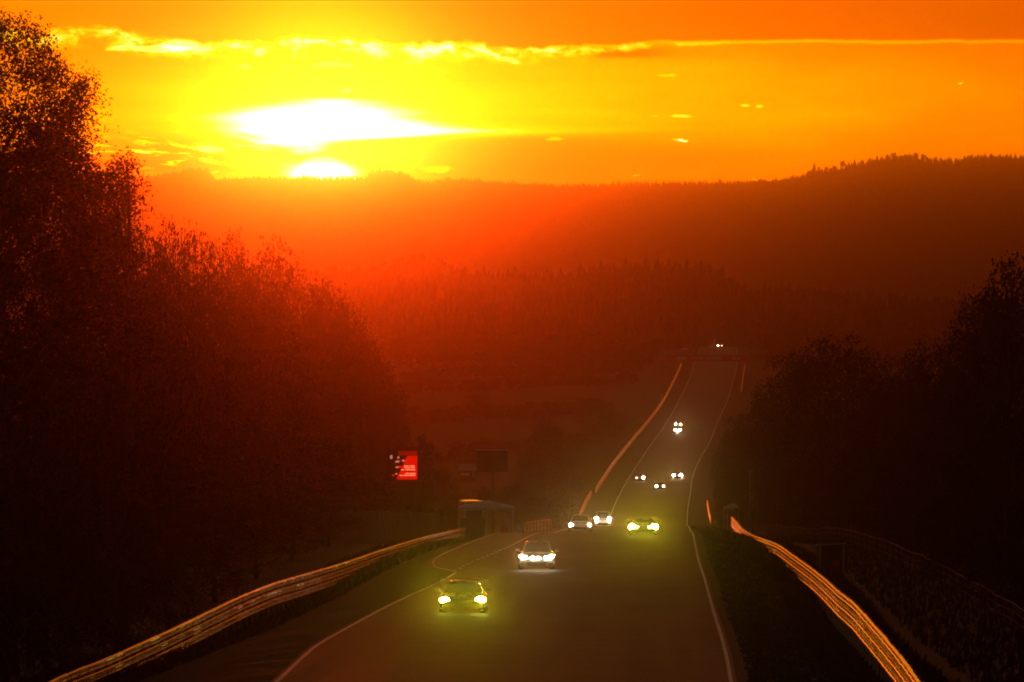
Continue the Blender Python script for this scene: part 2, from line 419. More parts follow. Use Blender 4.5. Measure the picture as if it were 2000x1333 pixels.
# ------------------------------------------------------------------ far hills
def crest(pts): return pchip([p[0] for p in pts], [p[1] for p in pts])
nz = np.random.default_rng(3)
def wob(px, seed, amp, wl):
    r = np.random.default_rng(seed); o = 0
    for k in range(5): o = o + amp / (k + 1) * np.sin(px / wl * (k + 1) * 2.1 + r.uniform(0, 6.3))
    return o
def hill(name, Y, cr, depth, base, seed, amp):
    pxs = np.arange(-2600, 4700, 14.0) if Y < 6000 else np.arange(-2000, 3900, 10.0)
    us = np.concatenate([np.linspace(-1, 0, 26), np.linspace(0, 1, 10)[1:]])
    r = np.random.default_rng(seed)
    rows = []; xs_ = []; ys_ = []
    for u_ in us:
        yv = Y + u_ * depth
        top = EYE + (HY - cr(pxs)) / F * Y
        k = np.cos(u_ * math.pi / 2) ** 0.9 if abs(u_) < 1 else 0
        z = base + (top - base) * k + (r.normal(0, amp, len(pxs)) * (k > 0.05) * (0.35 if u_ == 0 else 1.0)) - (0 if u_ == 0 else amp)
        rows.append(z); xs_.append((pxs - 1000) / F * Y); ys_.append(np.full(len(pxs), yv))
    return tag(grid_mesh(name, np.array(xs_), np.array(ys_), np.array(rows), M['wood_slope']), kind='structure')
c_far = crest([(-3000, 300), (-300, 335), (0, 350), (262, 350), (300, 346), (340, 340), (372, 332), (408, 334), (417, 353), (470, 350), (560, 349), (640, 352), (717, 351), (723, 337), (745, 335), (790, 341), (828, 358),
               (900, 353), (1000, 360), (1150, 366), (1250, 364), (1350, 362), (1450, 358), (1560, 349), (1585, 340), (1640, 332), (1700, 320), (1750, 314), (1800, 316), (1850, 322), (1900, 312), (1950, 310), (2000, 309), (2600, 300), (5000, 320)])
c_near = crest([(-3000, 470), (300, 460), (800, 440), (1000, 418), (1150, 398), (1300, 378), (1450, 368), (1600, 362), (1800, 368), (2100, 380), (5000, 400)])
c_mid = crest([(-3000, 560), (0, 560), (700, 545), (830, 520), (900, 545), (1000, 558), (1100, 552), (1200, 540), (1300, 538), (1400, 545), (1440, 575), (1475, 590), (1520, 580), (1600, 588), (1700, 598), (1860, 604), (2100, 604), (5000, 600)])
hill('far_hill', 6900, c_far, 600, 18, 5, 0.5)
hill('middle_hill', 6350, c_near, 500, 18, 6, 0.6)
hill('wooded_hill', 3380, c_mid, 300, 26, 7, 0.6)

ORD = ('first second third fourth fifth sixth seventh eighth ninth tenth eleventh twelfth thirteenth fourteenth fifteenth sixteenth seventeenth eighteenth nineteenth twentieth '
       'twenty-first twenty-second twenty-third twenty-fourth twenty-fifth twenty-sixth twenty-seventh twenty-eighth twenty-ninth thirtieth thirty-first thirty-second thirty-third thirty-fourth thirty-fifth thirty-sixth').split()
def conifer_arrays(n_tiers=5, n=6, seed=0):
    r = np.random.default_rng(seed); V_ = []; F_ = []
    for i in range(n_tiers):
        z0 = 0.12 + 0.80 * i / n_tiers; z1 = min(1.0, z0 + 0.36); rad = 0.26 * (1 - i / n_tiers) ** 0.8 + 0.03
        b = len(V_)
        for k in range(n):
            a = 2 * math.pi * k / n + i; rr = rad * r.uniform(.7, 1.2)
            V_.append((rr * math.cos(a), rr * math.sin(a), z0 - r.uniform(0, .05)))
        V_.append((0, 0, z1))
        for k in range(n): F_.append((b + k, b + (k + 1) % n, b + n))
    return np.array(V_), np.array(F_)
def round_arrays(seed=0, n=42):
    r = np.random.default_rng(seed); V_ = []; F_ = []
    for i in range(n):
        c = r.normal(0, 1, 3); c = c / np.linalg.norm(c) * r.uniform(.3, 1) ; c = c * (.30, .30, .36) + (0, 0, .6)
        for q in range(2):
            b = len(V_); d = r.normal(0, .09, (3, 3)); V_ += list(c + d); F_.append((b, b + 1, b + 2))
    b = len(V_); V_ += [(-.03, 0, 0), (.03, 0, 0), (0, 0, .7)]; F_.append((b, b + 1, b + 2))
    return np.array(V_), np.array(F_)
def scatter(name, protos, places, m, label=None, **kw):
    vs = []; fs = []; b = 0
    for (x, y, z, h, wd) in places:
        V_, F_ = protos[rng.integers(len(protos))]
        a = rng.uniform(0, 6.28); c_, s_ = math.cos(a), math.sin(a)
        q = V_ * (h * wd, h * wd, h); q = np.stack([q[:, 0] * c_ - q[:, 1] * s_, q[:, 0] * s_ + q[:, 1] * c_, q[:, 2]], 1) + (x, y, z)
        vs.append(q); fs.append(F_ + b); b += len(q)
    o = link(name, np_mesh(name, np.concatenate(vs), np.concatenate(fs)), None, m)
    return tag(o, label, kind='stuff', **kw)
con = [conifer_arrays(5, 6, i) for i in range(3)]; conlo = [conifer_arrays(3, 5, i) for i in range(3)]
rnd = [round_arrays(i) for i in range(3)]
# forest along the far crest
pl = []
for px in np.arange(-200, 2300, 2.6):
    tall = 7 + 3 * math.sin(px * 0.011) + (3 if 1540 < px < 1860 else 0)
    if 724 < px < 830 or 416 < px < 470: tall = 3.5
    h = abs(nz.normal(tall, 2.6)) * 6900 / F + 0.6
    p = P(px + nz.uniform(-1.5, 1.5), float(c_far(px)) + 2.5, 6900 + nz.uniform(-30, 30)); pl.append((*p, h, nz.uniform(.7, 1.3)))
for _ in range(5200):
    px = nz.uniform(-200, 2300); u_ = -nz.uniform(0.0, .8) ** 1.0; top = P(px, float(c_far(px)), 6900).z
    z = 18 + (top - 18) * math.cos(u_ * math.pi / 2) ** .9
    pl.append(((px - 1000) / F * 6900, 6900 + u_ * 600, z - 1.5, nz.uniform(2.5, 5), nz.uniform(.8, 1.4)))
scatter('far_forest', conlo, pl, M['needle'], 'dark conifer forest along the skyline of the far hill')
pl = []
for _ in range(5200):
    px = nz.uniform(-100, 2200); u_ = -nz.uniform(0, .9); top = P(px, float(c_near(px)), 6350).z
    z = 18 + (top - 18) * math.cos(u_ * math.pi / 2) ** .9
    pl.append(((px - 1000) / F * 6350, 6350 + u_ * 500, z - 1.5, nz.uniform(2.5, 6), nz.uniform(.8, 1.4)))
scatter('middle_forest', conlo, pl, M['needle'], 'hazy forest covering the hill below the skyline')
pl = []
for _ in range(7000):
    px = nz.uniform(-200, 2200); u_ = -nz.uniform(0.0, .95); top = P(px, float(c_mid(px)), 3380).z
    z = 26 + (top - 26) * math.cos(u_ * math.pi / 2) ** .9
    pl.append(((px - 1000) / F * 3380, 3380 + u_ * 300, z - 1.0, nz.uniform(3.5, 7.0), nz.uniform(.8, 1.2)))
scatter('hillside_forest', con, pl, M['needle'], 'forest covering the wooded hill beyond the end of the straight')
pl = []
for _ in range(1500):
    px = nz.uniform(500, 2000); Y = nz.uniform(2750, 3150)
    X = (px - 1000) / F * Y
    if XL(Y) - 14 < X < XR(Y) + 12: continue
    pl.append((X, Y, gz(X, Y) - .5, nz.uniform(3, 8), nz.uniform(.9, 1.3)))
for _ in range(900):
    px = nz.uniform(780, 1320); Y = nz.choice([1900., 2200., 2480., 2650.]) + nz.normal(0, 14) + (px - 1000) * .25
    X = (px - 1000) / F * Y
    if XL(Y) - 16 < X: continue
    pl.append((X, Y, gz(X, Y) - .5, nz.uniform(1.5, 4.5), nz.uniform(.9, 1.5)))
scatter('valley_hedges', rnd, pl, M['leaf'], 'hedges and scrub across the valley floor at the foot of the wooded hill')
# single trees one can tell apart on the skyline
def single_tree(name, px, py_base, Y, hpx, kind, label, group, cat='tree'):
    h = hpx * Y / F; base = P(px, py_base, Y)
    V_, F_ = (con if kind == 'c' else rnd)[rng.integers(3)]
    q = V_ * (h * (0.9 if kind == 'c' else 1.0), h * (0.9 if kind == 'c' else 1.0), h)
    root = empty(name, base, rng.uniform(0, 6.28), label, cat, group)
    link('crown', np_mesh('crown', q, F_), root, M['needle'] if kind == 'c' else M['leaf'])
    MB().tube([(0, 0, -.6), (0, 0, h * .7)], [h * .035, h * .012], 5).build('trunk', M['bark'], root)
    return root
G1 = 'trees standing out of the right-hand skyline'
for i_, (px, hp, kd) in enumerate(((1566, 10, 'c'), (1578, 14, 'c'), (1590, 26, 'c'), (1599, 18, 'c'), (1614, 15, 'r'), (1629, 15, 'r'), (1645, 22, 'r'), (1658, 17, 'c'), (1669, 19, 'c'), (1684, 14, 'r'), (1699, 15, 'r'),
                   (1713, 19, 'c'), (1722, 17, 'c'), (1734, 18, 'r'), (1745, 20, 'r'), (1760, 14, 'r'), (1774, 15, 'r'), (1788, 22, 'r'), (1803, 20, 'r'), (1815, 12, 'r'), (1827, 17, 'c'), (1836, 9, 'c'), (1846, 12, 'c'),
                   (1853, 13, 'c'), (1910, 14, 'c'), (1917, 12, 'c'), (1924, 16, 'c'), (1934, 14, 'c'))):
    single_tree('skyline_conifer' if kd == 'c' else 'skyline_tree', px, float(c_far(px)) + 3, 6880, hp, kd,
                ('pointed conifer, ' if kd == 'c' else 'round-crowned tree, ') + ORD[i_] + ' from the left among the trees standing out of the right-hand skyline', G1)
for i_, px in enumerate(list(range(905, 1445, 21)) + [1495, 1508, 1526, 1543, 1560, 1582, 1603, 1624, 1655]):
    px2 = px + rng.uniform(-6, 6)
    single_tree('ridge_conifer', px2, float(c_mid(px2)) + 4, 3370, rng.uniform(24, 44), 'c', 'hazy conifer, ' + ORD[i_] + ' from the left on the wooded ridge beyond the straight', 'conifers standing out of the wooded ridge')
# lattice mast on the crest
mb = MB(); H = 31 * 6900 / F
root = empty('lattice_mast', P(739, 336, 6890), 0, 'thin lattice mast on the skyline just right of the sun', 'mast')
for sx_ in (-1, 1):
    for sy_ in (-1, 1): MB().tube([(sx_ * 1.7, sy_ * 1.7, -1), (sx_ * .3, sy_ * .3, H)], .6, 4).build('leg', M['steel_dull'], root)
for k in range(7):
    z = H * k / 7; r_ = 1.7 - 1.4 * z / H; z2 = H * (k + 1) / 7; r2_ = 1.7 - 1.4 * z2 / H
    mb.tube([(-r_, -r_, z), (r2_, -r2_, z2)], .35, 4).tube([(r_, -r_, z), (-r2_, -r2_, z2)], .08, 4)
mb.build('brace', M['steel_dull'], root)
for z in (.62, .8): MB().box((0, 0, H * z), (3.4 * (1.2 - z) + 1.2, .2, .2)).build('cross_arm', M['steel_dull'], root)

# ------------------------------------------------------------------ guard rails
W_PROF = [(0.0, 0.0), (0.02, 0.01), (0.045, 0.08), (0.100, 0.083), (0.155, 0.0), (0.210, 0.083), (0.265, 0.08), (0.29, 0.01), (0.31, 0.0)]
def resample(pts, step):
    """pts (x, y, z_bottom, height) -> evenly spaced along y"""
    a = np.array(pts, float); ysn = np.arange(a[0, 1], a[-1, 1], step)
    return np.stack([pchip(a[:, 1], a[:, 0])(ysn), ysn, pchip(a[:, 1], a[:, 2])(ysn), pchip(a[:, 1], a[:, 3])(ysn)], 1)
def beam_geo(mb, p, q, lo, side, tilt=0.0, h=0.31):
    """one W-beam section from p to q (x, y, z, height), raised by lo, waves facing side (-1 left, +1 right)"""
    d = Vector((q[0] - p[0], q[1] - p[1], 0)).normalized(); n = Vector((d.y, -d.x, 0)) * side
    k = h / 0.31
    for off, flip in ((0.0, 0), (-0.004, 1)):
        vs = []
        for (e, zz) in ((p, 0), (q, 0)):
            for hh, o_ in W_PROF:
                b = Vector((e[0], e[1], e[2] + lo * e[3])) + n * (o_ * k + off + tilt * (hh - .15))
                vs.append((b.x, b.y, b.z + hh * k))
        m_ = len(W_PROF); fs = []
        for i in range(m_ - 1):
            f = (i, i + 1, m_ + i + 1, m_ + i); fs.append(f if (side > 0) == (not flip) else f[::-1])
        mb.add(vs, fs)
    return mb
def guard_rail(label, pts, side, n_parts, rows=3, step=4.0, bolts=True, amp=0.0, m='steel'):
    r = resample(pts, step); r[:, 0] += rng.normal(0, .004, len(r)); r[:, 2] += rng.normal(0, amp, len(r))
    root = empty('guard_rail', (r[0, 0], r[0, 1], r[0, 2]), 0, label, 'guard rail')
    inv = Vector((-r[0, 0], -r[0, 1], -r[0, 2]))
    def fin(mb, name, mt, kind=None):
        mb.v = [(v[0] + inv.x, v[1] + inv.y, v[2] + inv.z) for v in mb.v]
        o = mb.build(name, mt, root); return tag(o, kind=kind)
    rest = MB(); posts = MB(); bl = MB(); foot = 0
    for i in range(len(r) - 1):
        p, q = r[i], r[i + 1]
        for k in range(rows):
            lo = 0.04 + (0.98 / rows) * k; h = 0.80 / rows * (p[3] + q[3]) / 2
            tl = rng.normal(0, .045)
            if i < n_parts:
                b = MB(); beam_geo(b, p, q - np.array([0, .03, 0, 0]), lo, side, tl, h); fin(b, 'beam', M[m])
            else: beam_geo(rest, p, q, lo, side, tl, h)
            if bolts and i < 70:
                d = Vector((q[0] - p[0], q[1] - p[1], 0)).normalized(); n = Vector((d.y, -d.x, 0)) * side
                for hh in (.095, .215):
                    c = Vector((p[0], p[1], p[2] + lo * p[3] + hh * h / .31)) + n * .085
                    u = Vector((0, 0, 1)); s_ = .035
                    bl.add([c + (d * 3.2 + u) * s_ + n * .0, c + (d * -3.2 + u) * s_, c + (d * -3.2 - u) * s_, c + (d * 3.2 - u) * s_,
                            c + (d * 2 + u * .6) * s_ + n * .02, c + (d * -2 + u * .6) * s_ + n * .02, c + (d * -2 - u * .6) * s_ + n * .02, c + (d * 2 - u * .6) * s_ + n * .02],
                           [(4, 5, 6, 7), (0, 1, 5, 4), (1, 2, 6, 5), (2, 3, 7, 6), (3, 0, 4, 7)])
        d = Vector((q[0] - p[0], q[1] - p[1], 0)).normalized(); n = Vector((d.y, -d.x, 0)) * side
        c = Vector((p[0], p[1], p[2])) - n * .07
        pb = MB().box((c.x, c.y, c.z + p[3] / 2 - .3), (.1, .1, p[3] + .5))
        if i < n_parts: fin(pb, 'post', M['steel_dull'])
        else: posts.add(pb.v, pb.f)
    if rest.v: fin(rest, 'beam', M[m], 'stuff')
    if posts.v: fin(posts, 'post', M['steel_dull'], 'stuff')
    if bl.v: fin(bl, 'bolt', M['bolt'], 'stuff')
    return root
def rp(px, yt, yb, Y):        # rail seen at column px, top row yt, bottom row yb, at distance Y
    return ((px - 1000) / F * Y, Y, EYE + (HY - yb) / F * Y, (yb - yt) / F * Y)
Rr = [rp(1832, 1402, 1490, 205), rp(1800, 1333, 1412, 231), rp(1768, 1288, 1362, 248), rp(1720, 1230, 1299, 272), rp(1680, 1186, 1250, 294), rp(1640, 1153, 1210, 330), rp(1618, 1133, 1186, 358), rp(1600, 1119, 1167, 385), rp(1575, 1100, 1145, 420),
      rp(1552, 1084, 1127, 452), rp(1520, 1062, 1102, 496), rp(1490, 1051, 1086, 540), rp(1468, 1043, 1073, 590), rp(1452, 1033, 1060, 650), rp(1440, 1019, 1044, 720), rp(1429, 1008, 1029, 790)]
guard_rail('triple steel guard rail glowing orange beside the right-hand verge', Rr, -1, 74, 3, 4.0, amp=.002)
Rl = [rp(-60, 1408, 1475, 235), rp(90, 1333, 1399, 255), rp(220, 1278, 1341, 283), rp(350, 1219, 1277, 313), rp(450, 1171, 1225, 340), rp(525, 1140, 1190, 366), rp(585, 1122, 1170, 392), rp(675, 1096, 1138, 442), rp(740, 1074, 1112, 490),
      rp(830, 1047, 1080, 568), rp(880, 1036, 1064, 640), rp(916, 1027, 1052, 705)]
guard_rail('triple steel guard rail running down the left-hand verge to the white tent', Rl, 1, 74, 3, 4.0, amp=.002, m='steel_dimmed')
def Yof(y, lo=1370, hi=3100):
    a = np.linspace(lo, hi, 600); return float(a[np.argmin(np.abs(HY + (EYE - road_z(a)) / a * F - y))])
def far_rail(label, pix, side, rows, hm_):
    pts = []
    for px, y in pix:
        Y = Yof(y); X = (px - 1000) / F * Y; pts.append((X, Y, gz(X, Y) + .05, hm_))
    return guard_rail(label, pts, side, 0, rows, 8.0, False)
far_rail('long thin guard rail climbing the left side of the distant straight', [(1164, 957), (1176, 938), (1205, 896), (1240, 853), (1262, 828), (1285, 799), (1302, 772), (1313, 750), (1324, 727), (1331, 711)], 1, 3, 1.15)
far_rail('short length of guard rail seen just above the two white cars', [(1131, 1012), (1140, 990), (1149, 972), (1156, 962)], 1, 3, 1.15)
far_rail('small lone stub of guard rail by the far right road edge', [(1389, 1018), (1386, 1008), (1384, 997), (1382, 984)], -1, 2, 1.1)
far_rail('faint guard rail on the right just before the red banner', [(1448, 765), (1451, 745), (1453, 729), (1456, 714)], -1, 2, 1.0)
guard_rail('stub of guard rail bent round beside the red drum', [((1018 - 1000) / F * 676, 676, gz(.5, 676), 1.05), ((1014 - 1000) / F * 684, 684, gz(.3, 684), 1.05), (.1, 694, gz(.1, 694), 1.05)], 1, 9, 3, 3.0, False, m='steel_dull')
def cross_rail(label, x0, x1, Y0, Y1, n=8):
    root = empty('guard_rail', (x0, Y0, gz(x0, Y0)), 0, label, 'guard rail')
    for i in range(n):
        a = i / n; b = (i + 1) / n
        p = (x0 + (x1 - x0) * a, Y0 + (Y1 - Y0) * a); q = (x0 + (x1 - x0) * b - .02, Y0 + (Y1 - Y0) * b)
        zp, zq = gz(*p), gz(*q)
        for k in range(3):
            m_ = MB(); beam_geo(m_, (*p, zp, 1.0), (*q, zq, 1.0), .05 + .34 * k, 1, rng.normal(0, .05), .31)
            m_.v = [(v[0] - x0, v[1] - Y0, v[2] - root.location.z) for v in m_.v]; m_.build('beam', M['steel'], root)
        MB().box((p[0] - x0, p[1] - Y0 + .08, zp - root.location.z + .4), (.1, .1, 1.3)).build('post', M['steel_dull'], root)
cross_rail('short guard rail behind the side road mouth between tent and white cars', 1.05, 3.4, 705, 728)

# ------------------------------------------------------------------ cars
def lens_mesh(wd, ht, dp=.08, n=10):
    b = MB(); rings = []
    for t_, s_ in ((0.06, 1.0), (0.0, .98), (-.5 * dp, .8), (-.9 * dp, .45), (-dp, .12)):
        rings.append([(math.cos(2 * math.pi * k / n) * wd / 2 * s_, t_, math.sin(2 * math.pi * k / n) * ht / 2 * s_) for k in range(n)])
    return b.loft(rings).mesh('headlight', True)
def wheel(parent, x, y, r, wd):
    b = MB(); n = 18; rings = [[(xx, math.cos(2 * math.pi * k / n) * rr, math.sin(2 * math.pi * k / n) * rr) for k in range(n)] for xx, rr in ((-wd / 2, r * .9), (-wd * .35, r), (wd * .35, r), (wd / 2, r * .9))]
    o = b.loft(rings).build('wheel', M['rubber'], parent, True); o.location = (x, y, r)
    s_ = 1 if x > 0 else -1; b = MB()
    b.loft([[(s_ * xx, math.cos(2 * math.pi * k / n) * rr, math.sin(2 * math.pi * k / n) * rr) for k in range(n)] for xx, rr in ((wd * .40, r * .68), (wd * .515, r * .66), (wd * .47, r * .2))]).build('rim', M['rim'], o)
def beam(parent, col, power, ang=5.5):
    l = bpy.data.lights.new('beam', 'SPOT'); l.energy = power; l.color = col; l.spot_size = math.radians(ang); l.spot_blend = .8; l.shadow_soft_size = .06
    o = bpy.data.objects.new('beam', l); COL.objects.link(o); o.parent = parent; o.location = (0, -.16, 0)
    o.rotation_euler = (math.radians(90 + 1.5), 0, math.pi)   # -Z turned to -Y, a touch upwards
    return o
def car(px, Y, label, paint, Wd=1.9, Ht=1.3, L=4.5, tall=0.0, lamps=(), wing=True, lampmat='lamp_white', col=(1, .86, .6), power=0.0, group=None, name='race_car', mirrors=True, yaw_extra=0.0, cat='race car'):
    X = (px - 1000) / F * Y; dz = float(road_z(Y + 3) - road_z(Y - 3)) / 6; dxr = float(XR(Y + 6) - XR(Y - 6)) / 12
    root = empty(name, (X, Y, float(road_z(Y)) + .01), 0, label, cat, group)
    root.rotation_euler = (math.atan(dz), 0, -math.atan(dxr) + yaw_extra)
    hw = Wd / 2; f = -L / 2; r = L / 2; sh = .80 + tall * .35; pm = M[paint]
    def ring(y, w_, z0, z1):
        return [(-w_ * .86, y, z0), (w_ * .86, y, z0), (w_ * .98, y, z0 + .12), (w_, y, (z0 + z1) / 2), (w_ * .97, y, z1 - .14), (w_ * .82, y, z1 - .03), (w_ * .4, y, z1), (-w_ * .4, y, z1), (-w_ * .82, y, z1 - .03), (-w_ * .97, y, z1 - .14), (-w_, y, (z0 + z1) / 2), (-w_ * .98, y, z0 + .12)]
    st = [(f, hw * .80, .20, .50), (f + .08, hw * .90, .14, .57), (f + .3, hw * .97, .13, .64 + tall * .2), (f + .8, hw, .13, .70 + tall * .3), (f + 1.35, hw, .13, sh - .02), (.2, hw * .98, .14, sh + .03), (r - 1.0, hw, .14, sh + .06), (r - .25, hw * .97, .18, sh + .08), (r, hw * .88, .32, sh + .02)]
    MB().loft([ring(*a) for a in st]).build('body', pm, root, True)
    c0 = f + 1.35; bt = hw * .80; tp = hw * .62 + tall * .12; zr = Ht
    def cr_(y, wb, wt, zt): return [(-wb, y, sh - .08), (wb, y, sh - .08), ((wb + wt) / 2 + .03, y, (sh + zt) / 2), (wt, y, zt - .05), (wt * .7, y, zt), (-wt * .7, y, zt), (-wt, y, zt - .05), (-(wb + wt) / 2 - .03, y, (sh + zt) / 2)]
    MB().loft([cr_(c0 - .05, bt, bt * .98, sh + .0), (cr_(c0 + .72 - tall * .3, bt, tp, zr - .02)), cr_(c0 + 1.2, bt, tp, zr), cr_(r - 1.4 + tall, bt * .98, tp * .95, zr - .05), cr_(r - .35, bt * .9, tp * .9, sh + .12 + tall * .3)]).build('cabin', pm, root, True)
    yb, yt = c0 - .045, c0 + .70 - tall * .3
    wsd = MB(); n_ = 6; vs = []
    for j in range(2):
        for i in range(n_ + 1):
            u = i / n_ * 2 - 1; y_ = yb if j == 0 else yt; z_ = sh + .03 if j == 0 else zr - .09; ww = (bt * .93 if j == 0 else tp * .88)
            vs.append((u * ww, y_ - .04 - .10 * (1 - u * u) * (1 - j * .5), z_))
    wsd.add(vs, [(i, i + 1, n_ + 2 + i, n_ + 1 + i) for i in range(n_)]).build('windscreen', M['glass'], root, True)
    for s_ in (-1, 1):
        MB().add([(s_ * (bt + .015), c0 + .35, sh + .0), (s_ * (bt + .015), r - 1.2, sh + .0), (s_ * (tp + .035), r - 1.5, zr - .10), (s_ * (tp + .035), c0 + .80, zr - .10)], [(0, 1, 2, 3)]).build('side_window', M['glass'], root)
    for sx_ in (-1, 1):
        for yy in (f + .85, r - .85): wheel(root, sx_ * (hw - .15), yy, .33 + tall * .04, .26)
    MB().box((0, f + .0, .30), (Wd * .52, .04, .20)).build('grille', M['black'], root)
    MB().box((0, f - .03, .10), (Wd * .92, .22, .03)).build('splitter', M['black'], root)
    if mirrors:
        for s_ in (-1, 1):
            m_ = MB().box((s_ * (hw + .06), c0 + .25, sh + .12), (.20, .10, .13)).tube([(s_ * (hw * .85), c0 + .3, sh + .02), (s_ * (hw + .0), c0 + .27, sh + .10)], .02, 4); m_.build('mirror', M['black'], root)
    if wing:
        wg = MB().box((0, r - .1, Ht + .02), (Wd * .98, .32, .03)).build('rear_wing', M['black'], root)
        for s_ in (-1, 1):
            MB().box((s_ * Wd * .49, r - .1, Ht - .03), (.02, .36, .2)).build('end_plate', M['black'], wg)
            MB().box((s_ * .35, r - .12, (Ht + sh) / 2 + .05), (.025, .18, Ht - sh)).build('wing_support', M['black'], wg)
    for (x, z, wd, ht, mm, pw) in lamps:
        o = link('headlight', lens_mesh(wd, ht), root, M[mm or lampmat]); fy = f - .04 + (.12 if abs(x) > hw * .6 else 0) + (.0 if z < sh else (c0 + .65 - f)) 
        o.location = (x, fy, z)
        if power * pw > 0: beam(o, col, power * pw * BEAM)
    return root
BEAM = 0.15
YEL = (.88, 1.0, .03); WHT = (1.0, .66, .26)
car(905, 352, 'yellow-green lit low race car with big rear wing, nearest of the cars', 'paint_green', 1.98, 1.30, 4.5, lamps=[(-.73, .53, .42, .27, 'lamp_yellow', 1), (.76, .55, .44, .28, 'lamp_yellow', 1), (-.60, .52, .2, .1, 'lamp_yellow', 0), (.62, .54, .2, .1, 'lamp_yellow', 0)], power=3800, col=YEL)
car(1049, 434, 'pale touring car with a full row of six white lamps across its nose', 'paint_grey', 1.86, 1.42, 4.4, tall=.12, wing=False, power=500, col=WHT,
    lamps=[(-.78, .68, .22, .16, None, 1), (-.60, .63, .24, .15, None, 1), (-.20, .60, .24, .15, None, .8), (.08, .59, .26, .17, 'lamp_warm', 1), (.50, .62, .22, .15, None, .8), (.76, .68, .26, .16, None, 1)])
car(1134, 670, 'white race car with two starry headlights, left of the pair of white cars', 'paint_white', 1.9, 1.40, 4.4, tall=.1, wing=False, power=1300, col=WHT, lamps=[(-.73, .56, .34, .26, None, 1.2), (.73, .56, .28, .24, None, .8)])
car(1178, 905, 'white race car with stacked headlights, just right of and behind its white neighbour', 'paint_white', 1.9, 1.70, 4.4, tall=.4, wing=False, power=1300, col=WHT, lamps=[(-.70, .92, .40, .36, None, 1), (.70, .92, .38, .36, None, 1), (-.66, .56, .24, .26, 'lamp_warm', .3), (.66, .58, .22, .24, 'lamp_warm', .3)])
car(1257, 560, 'dark race car with two yellow-green headlights in mid-road beside the white pair', 'paint_dark', 1.95, 1.15, 4.5, lamps=[(-.74, .55, .50, .42, 'lamp_yellow', 1), (.72, .55, .50, .42, 'lamp_yellow', 1), (-.48, .55, .34, .13, 'lamp_yellow', 0), (.46, .55, .34, .13, 'lamp_yellow', 0)], power=3800, col=YEL)
car(1250, 1660, 'dark distant car near the left line with one dim and one bright headlight', 'paint_dark', 1.9, 1.35, 4.4, wing=False, power=500, col=WHT, lamps=[(-.64, .62, .44, .26, 'lamp_faint', .3), (.66, .62, .52, .58, None, 1)])
car(1289, 1590, 'dark distant car in mid-road, lowest of the three cars grouped on the far straight', 'paint_dark', 1.9, 1.35, 4.4, wing=False, power=500, col=WHT, lamps=[(-.64, .62, .44, .50, None, 1), (.66, .64, .40, .40, 'lamp_warm', .5)])
car(1323, 1680, 'distant car with two strong white headlights near the right line of the far straight', 'paint_dark', 1.9, 1.35, 4.4, wing=False, power=2200, col=WHT, lamps=[(-.70, .62, .58, .62, None, .7), (.70, .64, .66, .68, None, 1)])
car(1324, 2040, 'tall distant vehicle with two roof lamps, a blue light and a V of headlights', 'paint_dark', 2.0, 1.95, 4.6, tall=.6, wing=False, power=1000, col=WHT,
    lamps=[(-.50, 1.95, .50, .62, 'lamp_warm', .5), (.66, 1.95, .50, .62, 'lamp_warm', .5), (-.42, 2.55, .26, .30, 'lamp_blue', 0), (-.55, .80, .62, .36, None, .6), (.55, .80, .62, .36, None, .6), (-.18, .55, .5, .34, None, 0), (.18, .55, .5, .34, None, 0), (0, .40, .5, .34, None, 0)], name='support_vehicle', cat='vehicle')
car(1406, 3080, 'farthest car, two pinpoint headlights on the crest beyond the red banner', 'paint_dark', 1.9, 1.4, 4.4, wing=False, power=0, lamps=[(-.70, .62, .42, .42, 'lamp_white', 0), (.70, .64, .36, .36, 'lamp_faint', 0)])

# ------------------------------------------------------------------ trackside things
# gazebo tent
Yt = 690; x0, x1 = (896 - 1000) / F * Yt, (1003 - 1000) / F * Yt; gx = (x0 + x1) / 2; g = gz(gx, Yt); he = EYE + (HY - 990) / F * Yt - g; hp = he + .50
root = empty('gazebo_tent', (gx, Yt, g), 0, 'pale square gazebo tent with a low pyramid roof behind the left guard rail', 'tent')
hx = (x1 - x0) / 2
MB().add([(-hx, -hx, he), (hx, -hx, he), (hx, hx, he), (-hx, hx, he), (.15, 0, hp), (-hx, -hx, he - .22), (hx, -hx, he - .22), (hx, hx, he - .22), (-hx, hx, he - .22), (.15, 0, hp - .04)],
         [(0, 1, 4), (1, 2, 4), (2, 3, 4), (3, 0, 4), (5, 6, 1, 0), (6, 7, 2, 1), (7, 8, 3, 2), (8, 5, 0, 3), (5, 9, 6), (6, 9, 7), (7, 9, 8), (8, 9, 5)]).build('canopy', M['canvas'], root)
for a, b in ((-1, -1), (1, -1), (1, 1), (-1, 1), (.02, -1)):
    MB().tube([(a * (hx - .04), b * (hx - .04), -.2), (a * (hx - .04), b * (hx - .04), he - .1)], .045, 6).build('leg', M['pole'], root)
MB().box((-hx * .5, hx * .55, 1.0), (hx * .9, .05, 1.7)).build('side_panel', M['dark_panel'], root)
